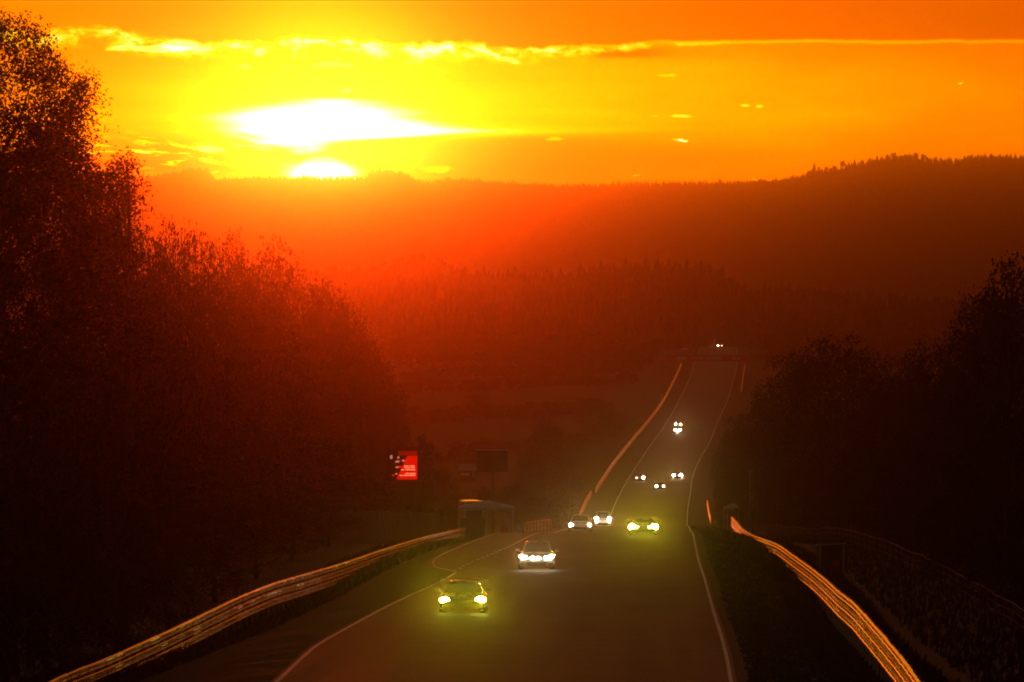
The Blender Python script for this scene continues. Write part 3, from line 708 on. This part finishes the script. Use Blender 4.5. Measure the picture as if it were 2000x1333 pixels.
# van behind the tent
vx = (922 - 1000) / F * 700; g = gz(vx, 700); vh = EYE + (HY - 979.5) / F * 700 - g
root = empty('parked_van', (vx, 702, g), math.radians(8), 'white panel van parked behind the gazebo tent, its roof edge lit', 'van')
def vr(y, z1, w_=.85): return [(-w_, y, .35), (w_, y, .35), (w_ * 1.04, y, z1 * .5), (w_ * .9, y, z1 - .08), (w_ * .75, y, z1), (-w_ * .75, y, z1), (-w_ * .9, y, z1 - .08), (-w_ * 1.04, y, z1 * .5)]
MB().loft([vr(-2.4, .95), vr(-2.3, 1.15), vr(-1.7, 1.3), vr(-1.0, vh - .05), vr(-.6, vh), vr(2.3, vh), vr(2.5, vh - .15)]).build('body', M['paint_white'], root, False)
MB().add([(-.74, -1.72, 1.36), (.74, -1.72, 1.36), (.66, -1.08, vh - .2), (-.66, -1.08, vh - .2)], [(0, 1, 2, 3)]).build('windscreen', M['glass'], root)
for sx_ in (-1, 1):
    for yy in (-1.6, 1.6): wheel(root, sx_ * .78, yy, .34, .22)
# red drum and post by the rail stub
d0 = on_ground(985, 684); root = empty('red_drum', d0, 0, 'red plastic drum standing at the right leg of the gazebo tent', 'drum')
MB().loft([[(math.cos(k * .5236) * r_, math.sin(k * .5236) * r_, z) for k in range(12)] for z, r_ in ((0, .24), (.05, .27), (.35, .27), (.38, .25), (.41, .27), (.72, .27), (.76, .24))]).build('body', M['red'], root, True)
MB().loft([[(math.cos(k * .5236) * r_, math.sin(k * .5236) * r_, z) for k in range(12)] for z, r_ in ((.76, .26), (.80, .26))]).build('lid', M['dark_panel'], root)
d0 = on_ground(1021, 684); root = empty('marker_post', d0, 0, 'dark square post between the bent rail stub and the side road', 'post')
MB().box((0, 0, .65), (.28, .28, 1.5)).build('shaft', M['dark_panel'], root); MB().box((0, 0, 1.43), (.34, .34, .06)).build('cap', M['bolt'], root)
# LED screen on a container, with its scaffold
Ys = 900; def_z = lambda py: EYE + (HY - py) / F * Ys
def_x = lambda px: (px - 1000) / F * Ys
lx0, lx1, lz0, lz1 = def_x(757), def_x(820), def_z(938), def_z(880); cx = (lx0 + lx1) / 2; g = gz(cx, Ys)
root = empty('led_screen', (cx, Ys, g), 0, 'bright red video screen on a scaffold at the foot of the left-hand trees', 'screen')
def L(px): return def_x(px) - cx
def Z_(py): return def_z(py) - g
MB().box((0, .12, (Z_(938) + Z_(880)) / 2), (lx1 - lx0 + .12, .2, lz1 - lz0 + .12)).build('cabinet', M['black'], root)
def flat(name, poly, m, dy=0.0):
    MB().add([(L(a), dy, Z_(b)) for a, b in poly] + [(L(a), dy + .01, Z_(b)) for a, b in poly], [tuple(range(len(poly)))[::-1]] + [tuple(range(len(poly), 2 * len(poly)))] + [(i, (i + 1) % len(poly), len(poly) + (i + 1) % len(poly), len(poly) + i) for i in range(len(poly))]).build(name, M[m], root)
flat('picture_panel', [(815, 937), (774, 937), (786, 910), (796, 890.5), (815, 890.5)], 'led_red', -.012)
flat('picture_panel', [(815, 889.5), (778, 889.5), (778, 881.5), (815, 881.5)], 'led_dim', -.012)
flat('picture_panel', [(789, 903), (771, 905), (770, 901), (787, 897)], 'led_dim', -.016)
for a, b, s1, s2, mm in ((764, 893, 2.5, 3.5, 'led_pale'), (778, 894, 2, 2, 'led_pale'), (776, 902, 3.5, 2, 'led_pale'), (788, 900, 2.5, 1.8, 'led_pale'), (776, 913, 3.5, 1.6, 'led_orange'), (774, 926, 2, 1.6, 'led_orange'), (768, 929, 2, 1.6, 'led_red'), (783, 912, 6, 1.6, 'led_red')):
    flat('picture_patch', [(a + s1, b + s2), (a - s1, b + s2), (a - s1 * .8, b - s2), (a + s1, b - s2)], mm, -.028)
tx = []
for y_, words in ((910.5, ((789.5, 8), (800, 10.5))), (914, ((790, 12), (803.5, 4.5), (809, 2))), (918, ((784, 4), (791, 1), (794, 8), (803, 8))), (925.3, ((792, 6), (800, 11.5))), (929, ((781, 4.5), (787.5, 11), (800, 11)))):
    for a, wd in words:
        b_ = a
        while b_ < a + wd - .5:                       # letter-sized dashes, as far as the print can be made out
            flat('letter', [(b_ + 1.1, y_ + 1.0), (b_, y_ + 1.0), (b_, y_ - .9), (b_ + 1.1, y_ - .9)], 'led_text', -.030); b_ += 1.7
sc_ = MB()
for a in (822.5, 847): sc_.tube([(L(a), .1, 0), (L(a), .1, Z_(881))], .05, 6).tube([(L(a), 1.6, 0), (L(a), 1.6, Z_(884))], .05, 6)
for b in (881, 893, 912, 938): sc_.tube([(L(822.5), .1, Z_(b)), (L(847), .1, Z_(b))], .035, 5)
for a, b, c, d in ((822.5, 938, 847, 912), (847, 912, 822.5, 893), (822.5, 881, 847, 893)): sc_.tube([(L(a), .1, Z_(b)), (L(c), .1, Z_(d))], .03, 5)
for b in (881, 912, 938): sc_.tube([(L(847), .1, Z_(b)), (L(847), 1.6, Z_(b))], .03, 5)
sc_.build('scaffold', M['steel_dull'], root)
kx = def_x(806); root = empty('container', (kx, Ys + 1.1, gz(kx, Ys)), 0, 'dark brown container below the red video screen', 'container')
ch = def_z(941) - gz(kx, Ys); cw = def_x(850) - def_x(762)
MB().box((0, .3, ch / 2), (cw, 2.2, ch)).build('body', M['board'], root)
for k in range(11): MB().box((-cw / 2 + .22 + k * cw / 10.8, -.83, ch / 2), (.14, .06, ch * .94)).build('rib', M['board'], root)
MB().box((cw / 2 - .02, -.84, ch - .75), (.10, .08, 1.4)).build('corner_post', M['pole'], root)
# twin billboard
bx = def_x(961); g = gz(bx, 905); root = empty('billboard', (bx, 905, g), 0, 'dark twin-panel billboard on a tall post above the gazebo tent', 'billboard')
for a, b in ((930.5, 960.2), (961.4, 991.5)):
    xa, xb = def_x(a) - bx, def_x(b) - bx; MB().box(((xa + xb) / 2, -.1, (Z_(924) + Z_(882)) / 2), (xb - xa, .1, def_z(882) - def_z(924))).build('panel', M['dark_panel'], root)
MB().box((0, -.09, def_z(881) - g), (def_x(992) - def_x(930), .22, .06)).build('top_trim', M['canvas'], root)
MB().tube([(0, .05, -.5), (0, .05, def_z(886) - g)], .17, 8).build('post', M['dark_panel'], root)
# shed on the slope
Yh = 1690; hx_ = (913 - 1000) / F * Yh; g = gz(hx_, Yh); sc1 = Yh / F
root = empty('shed', (hx_, Yh, EYE + (HY - 933) / F * Yh), math.radians(-12), 'small shed with a pale roof left of the twin billboard', 'shed')
w_, h_ = 29 * sc1, 14 * sc1
MB().box((0, 0, h_ / 2 - .4), (w_, w_ * .7, h_ + .8)).build('wall', M['board'], root)
MB().add([(-w_ * .54, -w_ * .42, h_), (w_ * .54, -w_ * .42, h_), (w_ * .54, 0, h_ * 1.85), (-w_ * .54, 0, h_ * 1.85), (-w_ * .54, w_ * .42, h_), (w_ * .54, w_ * .42, h_)], [(0, 1, 2, 3), (3, 2, 5, 4), (0, 3, 4), (1, 5, 2)]).build('roof', M['white_wall'], root)
MB().box((w_ * .5, -w_ * .36, h_ / 2), (.25, .12, h_ + .1)).build('corner_trim', M['white_wall'], root)
MB().box((-w_ * .1, -w_ * .36, h_ * .45), (w_ * .6, .08, h_ * .3)).build('window', M['white_wall'], root)
# banner bridge
Yb = 2600; k = Yb / F; bxc = (1381 - 1000) * k; g = gz(bxc, Yb)
root = empty('banner_bridge', (bxc, Yb, float(road_z(Yb))), 0, 'red banner bridge spanning the far end of the straight', 'bridge')
bz0 = EYE + (HY - 706) * k - float(road_z(Yb)); bz1 = EYE + (HY - 694.5) * k - float(road_z(Yb)); bw = 166 * k
MB().box((0, 0, (bz0 + bz1) / 2), (bw, .3, bz1 - bz0)).build('banner', M['red_banner'], root)
MB().box((0, .5, bz1 + .15), (bw, .8, .25)).build('deck', M['steel_dull'], root)
for a, wd, hh in ((-50, 18, .7), (-14, 15, .5), (14, 30, .75), (57, 14, .7), (-27, 6, .4), (3, 5, .4)):
    MB().box((a * k, -.17, (bz0 + bz1) / 2), (wd * k, .05, (bz1 - bz0) * hh * .7)).build('print', M['banner_print'], root)
for s_ in (-1, 1):
    for a in (-.5, .5): MB().box((s_ * bw * .49, a, bz1 / 2 - .4), (.3, .3, bz1 + .8)).build('leg', M['steel_dull'], root)
# small far things
def canopy(px, Y, wpx, ytop, label, m='canvas', n='small_canopy'):
    p = on_ground(px, Y); w_ = wpx * Y / F / 2; ht = EYE + (HY - ytop) / F * Y - p.z
    r_ = empty(n, p, math.radians(14), label, 'canopy')
    MB().add([(-w_, -w_, ht * .86), (w_, -w_, ht * .9), (w_, w_, ht * .9), (-w_, w_, ht * .86), (w_ * .3, 0, ht), (-w_, -w_, ht * .8), (w_, -w_, ht * .82), (w_, w_, ht * .82), (-w_, w_, ht * .8)], [(0, 1, 4), (1, 2, 4), (2, 3, 4), (3, 0, 4), (5, 6, 1, 0), (6, 7, 2, 1), (7, 8, 3, 2), (8, 5, 0, 3), (5, 8, 7, 6)]).build('roof', M[m], r_)
    for a, b in ((-1, -1), (1, -1), (1, 1), (-1, 1)): MB().tube([(a * w_ * .95, b * w_ * .95, -.2), (a * w_ * .95, b * w_ * .95, ht * .84)], .04, 5).build('leg', M['pole'], r_)
canopy(1428, 880, 24, 983, 'small pale canopy beyond the far end of the glowing right-hand rail')
canopy(1336, 2950, 12, 680, 'tiny pale canopy left of the road just above the red banner')
p = on_ground(1292, 2330); r_ = empty('marshal_box', p, 0, 'small pale marshal box left of the far straight rail', 'box')
MB().box((0, 0, .8), (.75, .8, 1.7)).build('body', M['white_wall'], r_); MB().box((0, 0, 1.7), (.95, 1.0, .1)).build('roof', M['pole'], r_)
p = on_ground(1465, 900); r_ = empty('mast_pole', p, 0, 'thin bare pole standing among the right-hand bushes', 'pole')
MB().tube([(0, 0, -.3), (0, 0, EYE + (HY - 921) / F * 900 - p.z)], [.07, .045], 6).build('shaft', M['pole'], r_); MB().box((.18, 0, EYE + (HY - 922) / F * 900 - p.z), (.4, .1, .1)).build('arm', M['pole'], r_)
# marshal booth right of the rail
Yk = 470; p = on_ground(1621, Yk); s1 = Yk / F; r_ = empty('marshal_booth', p, math.radians(10), 'dark open-fronted marshal booth in the grass behind the right-hand rail', 'booth')
bw2 = 46 * s1; bh = EYE + (HY - 1063) / F * Yk - p.z
MB().box((0, .5, bh / 2 - .1), (bw2, .05, bh + .2)).build('back_wall', M['board'], r_)
for s_ in (-1, 1): MB().box((s_ * bw2 / 2, 0, bh / 2 - .1), (.05, 1.0, bh + .2)).build('side_wall', M['board'], r_)
for s_ in (-1, 1): MB().box((s_ * bw2 / 2, -.54, bh / 2), (.07, .07, bh)).build('post', M['pole'], r_)
MB().add([(-bw2 * .58, -.7, bh), (bw2 * .58, -.7, bh + .10), (bw2 * .58, .65, bh + .02), (-bw2 * .58, .65, bh - .08), (-bw2 * .58, -.7, bh - .07), (bw2 * .58, -.7, bh + .03), (bw2 * .58, .65, bh - .05), (-bw2 * .58, .65, bh - .15)], [(0, 1, 2, 3), (7, 6, 5, 4), (4, 5, 1, 0), (5, 6, 2, 1), (6, 7, 3, 2), (7, 4, 0, 3)]).build('roof', M['pole'], r_)
MB().box((.25, -.45, .35), (.35, .3, .45)).build('counter', M['red'], r_)
# board fence behind the left rail
fx = lambda t_: (640 - 1000) / F * 560 + t_ * ((900 - 1000) / F * 690 - (640 - 1000) / F * 560); fy = lambda t_: 560 + t_ * 130
p0 = Vector((fx(0), fy(0), gz(fx(0), fy(0)))); r_ = empty('board_fence', p0, 0, 'brown upright board fence between the left guard rail and the trees', 'fence')
nb = 34; dirn = Vector((fx(1) - fx(0), 130, 0)).normalized()
for i in range(nb):
    t_ = (i + .5) / nb; x, y = fx(t_) - 1.5, fy(t_) + 3; z = gz(x, y); hh = 2.3 + rng.uniform(-.06, .06); wdt = .93 * ((fx(1) - fx(0)) ** 2 + 130 ** 2) ** .5 / nb
    c = Vector((x, y, z)) - p0; u = dirn * (wdt / 2); n = Vector((dirn.y, -dirn.x, 0)) * (.02 + rng.uniform(0, .02))
    vs = [c - u - n, c + u - n, c + u + n, c - u + n]; vs = [v + Vector((0, 0, -.3)) for v in vs] + [v + Vector((0, 0, hh)) for v in vs]
    MB().add(vs, [(0, 3, 2, 1), (4, 5, 6, 7), (0, 1, 5, 4), (1, 2, 6, 5), (2, 3, 7, 6), (3, 0, 4, 7)]).build('board', M['board'], r_)
# wire fence on the right-hand bank
fp = [(19.6, 290), (20.6, 340), (21.3, 400), (22.0, 480), (22.3, 560), (23.0, 650), (24.5, 780), (25.5, 900)]
fX = pchip([a[1] for a in fp], [a[0] for a in fp]); p0 = Vector((fp[0][0], fp[0][1], gz(*fp[0])))
r_ = empty('wire_fence', p0, 0, 'low wire fence on thin posts along the right-hand bank', 'fence')
fyv = np.arange(290, 900, 8.0); top = []
for y in fyv:
    x = float(fX(y)); q = Vector((x, y, gz(x, y))) - p0; hh = 1.15 + rng.uniform(-.05, .05)
    MB().tube([q + Vector((0, 0, -.3)), q + Vector((0, 0, hh))], .035, 5).build('post', M['board'], r_); top.append(q + Vector((0, 0, hh - .04)))
for dzz in (0, -.35, -.7): MB().tube([q + Vector((0, 0, dzz)) for q in top], .008 if dzz else .016, 4).build('wire', M['bolt'], r_)

# ------------------------------------------------------------------ trees
def leaf_quads(pts, size, r, flat_=0.0):
    n = len(pts); a = r.normal(0, 1, (n, 3)); a /= np.linalg.norm(a, axis=1)[:, None]; b = r.normal(0, 1, (n, 3)); b -= (b * a).sum(1)[:, None] * a; b /= np.linalg.norm(b, axis=1)[:, None]
    s_ = (size * r.uniform(.6, 1.3, n))[:, None]; a = a * s_; b = b * s_ * .6
    v = np.stack([pts - a, pts + b * .9, pts + a, pts - b * .9], 1).reshape(-1, 3)
    return v, np.arange(n * 4).reshape(-1, 4)
def lobed_crown(lobes, per, clump_r, size, r, droop=0.3):
    """lobes: (x, y, z, rx, ry, rz, n_clumps)"""
    out = []; tips = []
    for (x, y, z, rx, ry, rz, nc) in lobes:
        d = r.normal(0, 1, (nc, 3)); d /= np.linalg.norm(d, axis=1)[:, None]; d *= (r.uniform(.25, 1.0, nc) ** .45)[:, None]
        c = d * (rx, ry, rz) + (x, y, z); tips.append(c)
        for q in c:
            k = int(per * r.uniform(.4, 1.5)); sc = clump_r * r.uniform(.6, 1.4)
            pp = r.normal(0, 1, (k, 3)) * (sc, sc, sc * .65); pp[:, 2] -= droop * (pp[:, 0] ** 2 + pp[:, 1] ** 2) / max(sc, .01)
            out.append(q + pp)
    return np.concatenate(out), np.concatenate(tips)
def skeleton(h, tips, r, rt, n=26):
    mb = MB(); bend = r.uniform(-.03, .03, 2) * h; zt = h * .82
    mb.tube([(0, 0, -.8), (bend[0] * .3, bend[1] * .3, h * .25), (bend[0], bend[1], h * .55), (bend[0] * .6, bend[1], zt)], [rt, rt * .8, rt * .5, rt * .15], 8)
    for i in r.choice(len(tips), min(n, len(tips)), replace=False):
        q = tips[i]; z0 = min(max(q[2] - abs(q[0]) * .7 - h * .08, h * .18), zt * .95); s_ = z0 / zt
        st_ = np.array([bend[0] * s_, bend[1] * s_, z0]); md = (st_ + q) / 2 + (0, 0, -.04 * h * r.uniform(0, 1))
        mb.tube([st_, md, q], [rt * .3, rt * .17, .02], 5)
    return mb.mesh('trunk', True)
H0 = 16.0
protos = []
for sd_, (per, cr2, sz, ncl) in enumerate(((34, .55, .13, 330), (34, .60, .13, 300), (26, .60, .17, 260), (26, .62, .17, 260))):
    r = np.random.default_rng(50 + sd_); lobes = [(0, 0, 9.3, 3.9, 3.9, 5.6, ncl // 2)]
    for k in range(6):
        a = r.uniform(0, 6.28); rr = r.uniform(1.6, 3.4); lobes.append((rr * math.cos(a), rr * math.sin(a), r.uniform(5.5, 13.0), 1.8, 1.8, 1.6, ncl // 12))
    lobes.append((r.uniform(-1, 1), r.uniform(-1, 1), 13.2, 2.8, 2.8, 2.2, 50)); lobes.append((0, 0, 3.6, 3.6, 3.6, 2.6, ncl // 4))
    pts, tips = lobed_crown(lobes, per, cr2, sz, r); v, f = leaf_quads(pts, sz, r)
    cm = np_mesh('crown', v, f); cm.materials.append(M['leaf']); tm = skeleton(H0, tips, r, .32); tm.materials.append(M['bark'])
    protos.append((cm, tm))
def tree_at(px, ytop, Y, wpx, label, group, k=None, name='tree', m=None, cat='tree'):
    p = on_ground(px, Y); ht = EYE + (HY - ytop) / F * Y - p.z; wd = wpx / F * Y
    cm, tm = protos[int(rng.integers(4)) if k is None else k]
    root = empty(name, p, rng.uniform(0, 6.28), label, cat, group)
    c = link('crown', cm, root); t_ = link('trunk', tm, root)
    s_ = (wd / 9.0, wd / 9.0, ht / H0)
    c.scale = s_; t_.scale = s_
    return root
# two trees whose leaves stand against the sky, top left
def hero(name, px, Y, lobes, per, cl, size, label, seed):
    r = np.random.default_rng(seed); p = on_ground(px, Y); s_ = Y / F; L_ = []
    for (a, b, rx, ry, nc) in lobes:
        L_.append(((a - px) * s_, r.uniform(-1.0, 1.0), EYE + (HY - b) * s_ - p.z, rx * s_, max(rx, 40) * s_ * .7, ry * s_, nc))
    pts, tips = lobed_crown(L_, per, cl, size, r, .5); v, f = leaf_quads(pts, size, r)
    root = empty(name, p, 0, label, 'tree'); link('crown', np_mesh('crown', v, f), root, M['leaf'])
    hh = max(l[2] for l in L_); link('trunk', skeleton(hh, tips, r, .35, 60), root, M['bark']); return root
hero('birch_tree', 20, 290, [(20, 55, 45, 28, 34), (70, 62, 30, 22, 16), (30, 110, 75, 40, 44), (95, 120, 45, 35, 28), (20, 185, 100, 60, 100), (115, 190, 55, 45, 52), (150, 175, 35, 40, 20), (176, 170, 18, 26, 8),
                             (20, 270, 120, 60, 190), (110, 262, 60, 50, 90), (150, 240, 30, 50, 22), (30, 350, 150, 60, 330), (130, 330, 50, 45, 80), (60, 470, 190, 90, 520), (40, 640, 190, 110, 420), (20, 850, 180, 140, 300), (20, 1050, 180, 120, 260)],
     46, .32, .060, 'tall leafy tree at the far left, its top reaching the upper edge of the sky', 5)
hero('slender_tree', 235, 330, [(240, 312, 16, 13, 10), (262, 330, 12, 16, 8), (225, 345, 34, 24, 26), (190, 345, 30, 30, 24), (255, 375, 22, 22, 12), (190, 400, 75, 50, 130), (180, 500, 110, 80, 260), (200, 640, 120, 110, 260), (210, 850, 120, 140, 240), (210, 1060, 110, 90, 160)],
     44, .32, .065, 'slender tree with wispy top beside the tall far-left tree', 6)
GL = 'dense left-hand woodland'
for i_, (px, yt, Y, wp) in enumerate(((285, 385, 380, 143.0), (330, 395, 430, 143.0), (390, 405, 500, 154.0), (455, 425, 800, 154.0), (520, 450, 1000, 143.0), (575, 475, 1150, 143.0), (628, 520, 1300, 132.0), (675, 568, 1400, 121.0), (712, 622, 1472, 105.0), (742, 680, 1472, 88.0), (764, 740, 1437, 77.0), (780, 800, 1380, 66.0), (792, 855, 1150, 55.0))):
    tree_at(px, yt, Y, wp, ORD[i_] + ' tree from the left along the sloping top edge of the left-hand wood', 'tree tops along the edge of the left-hand wood')
for px, yt, Y, wp in ((250, 520, 420, 220), (350, 520, 520, 200), (440, 540, 640, 190), (530, 570, 820, 180), (610, 610, 1430, 160), (670, 670, 1495, 140), (700, 740, 1495, 120), (300, 650, 450, 240), (420, 660, 988, 220), (520, 690, 1118, 200), (600, 720, 1235, 180), (660, 780, 1300, 150), (715, 840, 1326, 110), (745, 890, 1300, 90),
                      (60, 560, 300, 260), (150, 640, 318, 240), (90, 760, 285, 260), (200, 790, 330, 260), (300, 800, 420, 240), (390, 800, 520, 220), (470, 810, 600, 200), (550, 820, 680, 180), (620, 850, 740, 150), (680, 890, 780, 130), (725, 930, 800, 100),
                      (10, 950, 275, 240), (120, 960, 292, 220), (230, 970, 312, 200), (330, 970, 350, 180), (420, 960, 400, 170), (500, 955, 450, 160), (570, 955, 510, 150), (640, 965, 570, 130), (700, 985, 640, 110)):
    tree_at(px, yt, Y, wp, 'dark tree lost in the mass of the left-hand wood behind the guard rail', GL)
GR = 'right-hand woodland'
k_ = 0
for px, yt, Y, wp, lb in ((1985, 462, 430, 260, 'tallest tree on the right, its rounded top near the right edge of the photo'), (1912, 535, 470, 150, 'tree leaning out from the left flank of the tallest right-hand tree'), (1620, 633, 760, 230, 'broad dark tree in the middle of the right-hand wood'),
                          (1695, 662, 800, 170, 'tree on the right shoulder of the broad dark tree'), (1550, 668, 820, 150, 'tree on the left shoulder of the broad dark tree'), (1845, 630, 560, 180, 'bushy tree just left of the tallest right-hand trees'), (1778, 668, 680, 140, 'tree in the dip between the broad dark tree and the tall ones')):
    tree_at(px, yt, Y, wp, lb, GR, k_ % 2); k_ += 1
for px, yt, Y, wp in ((1505, 728, 960, 90), (1470, 780, 1050, 80), (1440, 800, 1150, 70), (1420, 830, 1250, 60), (1410, 862, 1330, 44), (1735, 700, 720, 120), (1940, 620, 440, 170), (1880, 700, 500, 160), (1800, 740, 600, 150), (1720, 760, 680, 150), (1640, 770, 700, 150), (1570, 790, 800, 130), (1520, 830, 880, 110),
                      (1470, 860, 980, 90), (1435, 900, 1080, 60), (1990, 760, 390, 220), (1920, 800, 430, 180), (1840, 840, 480, 160), (1760, 860, 560, 150), (1680, 870, 620, 140), (1600, 880, 720, 130), (1530, 900, 820, 110), (1480, 925, 920, 80), (1960, 930, 380, 200), (1860, 960, 430, 150), (1780, 960, 520, 120), (1700, 960, 600, 110), (1620, 965, 680, 100)):
    tree_at(px, yt, Y, wp, 'dark tree in the mass of the right-hand wood', GR + ' (mass)')
for px, yt, Y, wp, lb, cat in ((820, 838, 1010, 62, 'small dark tree behind the video screen scaffold', 'tree'), (1068, 812, 1500, 86, 'dark rounded tree in the valley left of the far guard rail', 'tree'), (1035, 868, 1350, 70, 'low dark tree at the left foot of the rounded valley tree', 'tree'),
                               (1112, 880, 1420, 60, 'low dark tree between the rounded valley tree and the far rail', 'tree'), (1160, 775, 1950, 80, 'pale loose tree in the valley above the far guard rail', 'tree'), (1205, 800, 2000, 50, 'small tree beside the far rail at half height of the slope', 'tree'),
                               (870, 905, 1200, 60, 'bush between the video screen and the pale-roofed shed', 'bush'), (890, 958, 1100, 60, 'bush below the pale-roofed shed', 'bush'), (945, 948, 1150, 70, 'bush below the twin billboard', 'bush'), (1000, 940, 1100, 80, 'bush right of the billboard post', 'bush'),
                               (1050, 965, 980, 80, 'bush behind the short cross rail', 'bush'), (1095, 968, 1050, 60, 'bush left of the two white cars', 'bush'), (870, 985, 800, 70, 'bush left of the gazebo tent', 'bush'), (800, 985, 760, 80, 'bush in front of the brown container', 'bush'), (735, 975, 700, 90, 'bush left of the brown container', 'bush'),
                               (640, 800, 1500, 90, 'far tree hidden in the glow left of the screen', 'tree')):
    tree_at(px, yt, Y, wp, lb, None, None, 'bush' if cat == 'bush' else 'tree', cat=cat)
for i, (px, yt, Y, wp) in enumerate(((820, 735, 2500, 80), (880, 745, 2600, 70), (930, 770, 2300, 60), (985, 762, 2450, 70), (1045, 770, 2500, 60), (1110, 742, 2600, 60), (1180, 720, 2800, 60), (1250, 700, 2900, 60), (1290, 690, 3000, 40), (1500, 690, 2800, 80), (1560, 640, 2900, 90))):
    tree_at(px, yt, Y, wp, 'hazy tree, ' + ORD[i] + ' from the left along the hedgerow across the valley slope', 'hedgerow trees across the valley slope')

# rough grass along the rails and verges
def tufts(name, n, fxy, hmin, hmax, label, seed):
    r = np.random.default_rng(seed); v = []; 
    X, Y = fxy(r, n); Z = ground_z(X, Y); h = r.uniform(hmin, hmax, n); a = r.uniform(0, 6.28, n); w_ = .05 + .06 * r.random(n); lx, ly = r.normal(0, .12, n), r.normal(0, .12, n)
    p0_ = np.stack([X - w_ * np.cos(a), Y - w_ * np.sin(a), Z - .05], 1); p1_ = np.stack([X + w_ * np.cos(a), Y + w_ * np.sin(a), Z - .05], 1); p2_ = np.stack([X + lx, Y + ly, Z + h], 1)
    o = link(name, np_mesh(name, np.stack([p0_, p1_, p2_], 1).reshape(-1, 3), np.arange(n * 3).reshape(-1, 3)), None, M['dry_grass']); tag(o, label, kind='stuff')
rxr = pchip([a[1] for a in Rr], [a[0] for a in Rr]); rxl = pchip([a[1] for a in Rl], [a[0] for a in Rl])
def band(fx_, y0_, y1_, lo, hi):
    def g_(r, n):
        Y = y0_ * (y1_ / y0_) ** r.random(n); return fx_(Y) + r.uniform(lo, hi, n), Y
    return g_
tufts('grass', 26000, band(rxr, 215, 900, -1.6, 2.5), .12, .42, 'rough grass along the foot of the right-hand guard rail', 1)
tufts('grass', 26000, band(rxl, 240, 700, -2.5, 1.4), .12, .42, 'rough grass along the foot of the left-hand guard rail', 2)
tufts('grass', 30000, band(lambda y: XR(y) + 3.0, 215, 900, -2.4, 2.0), .05, .16, 'short grass of the right-hand verge', 3)
tufts('grass', 30000, band(lambda y: XR(y) + 13, 230, 900, -5, 22), .15, .6, 'long grass on the right-hand bank', 4)
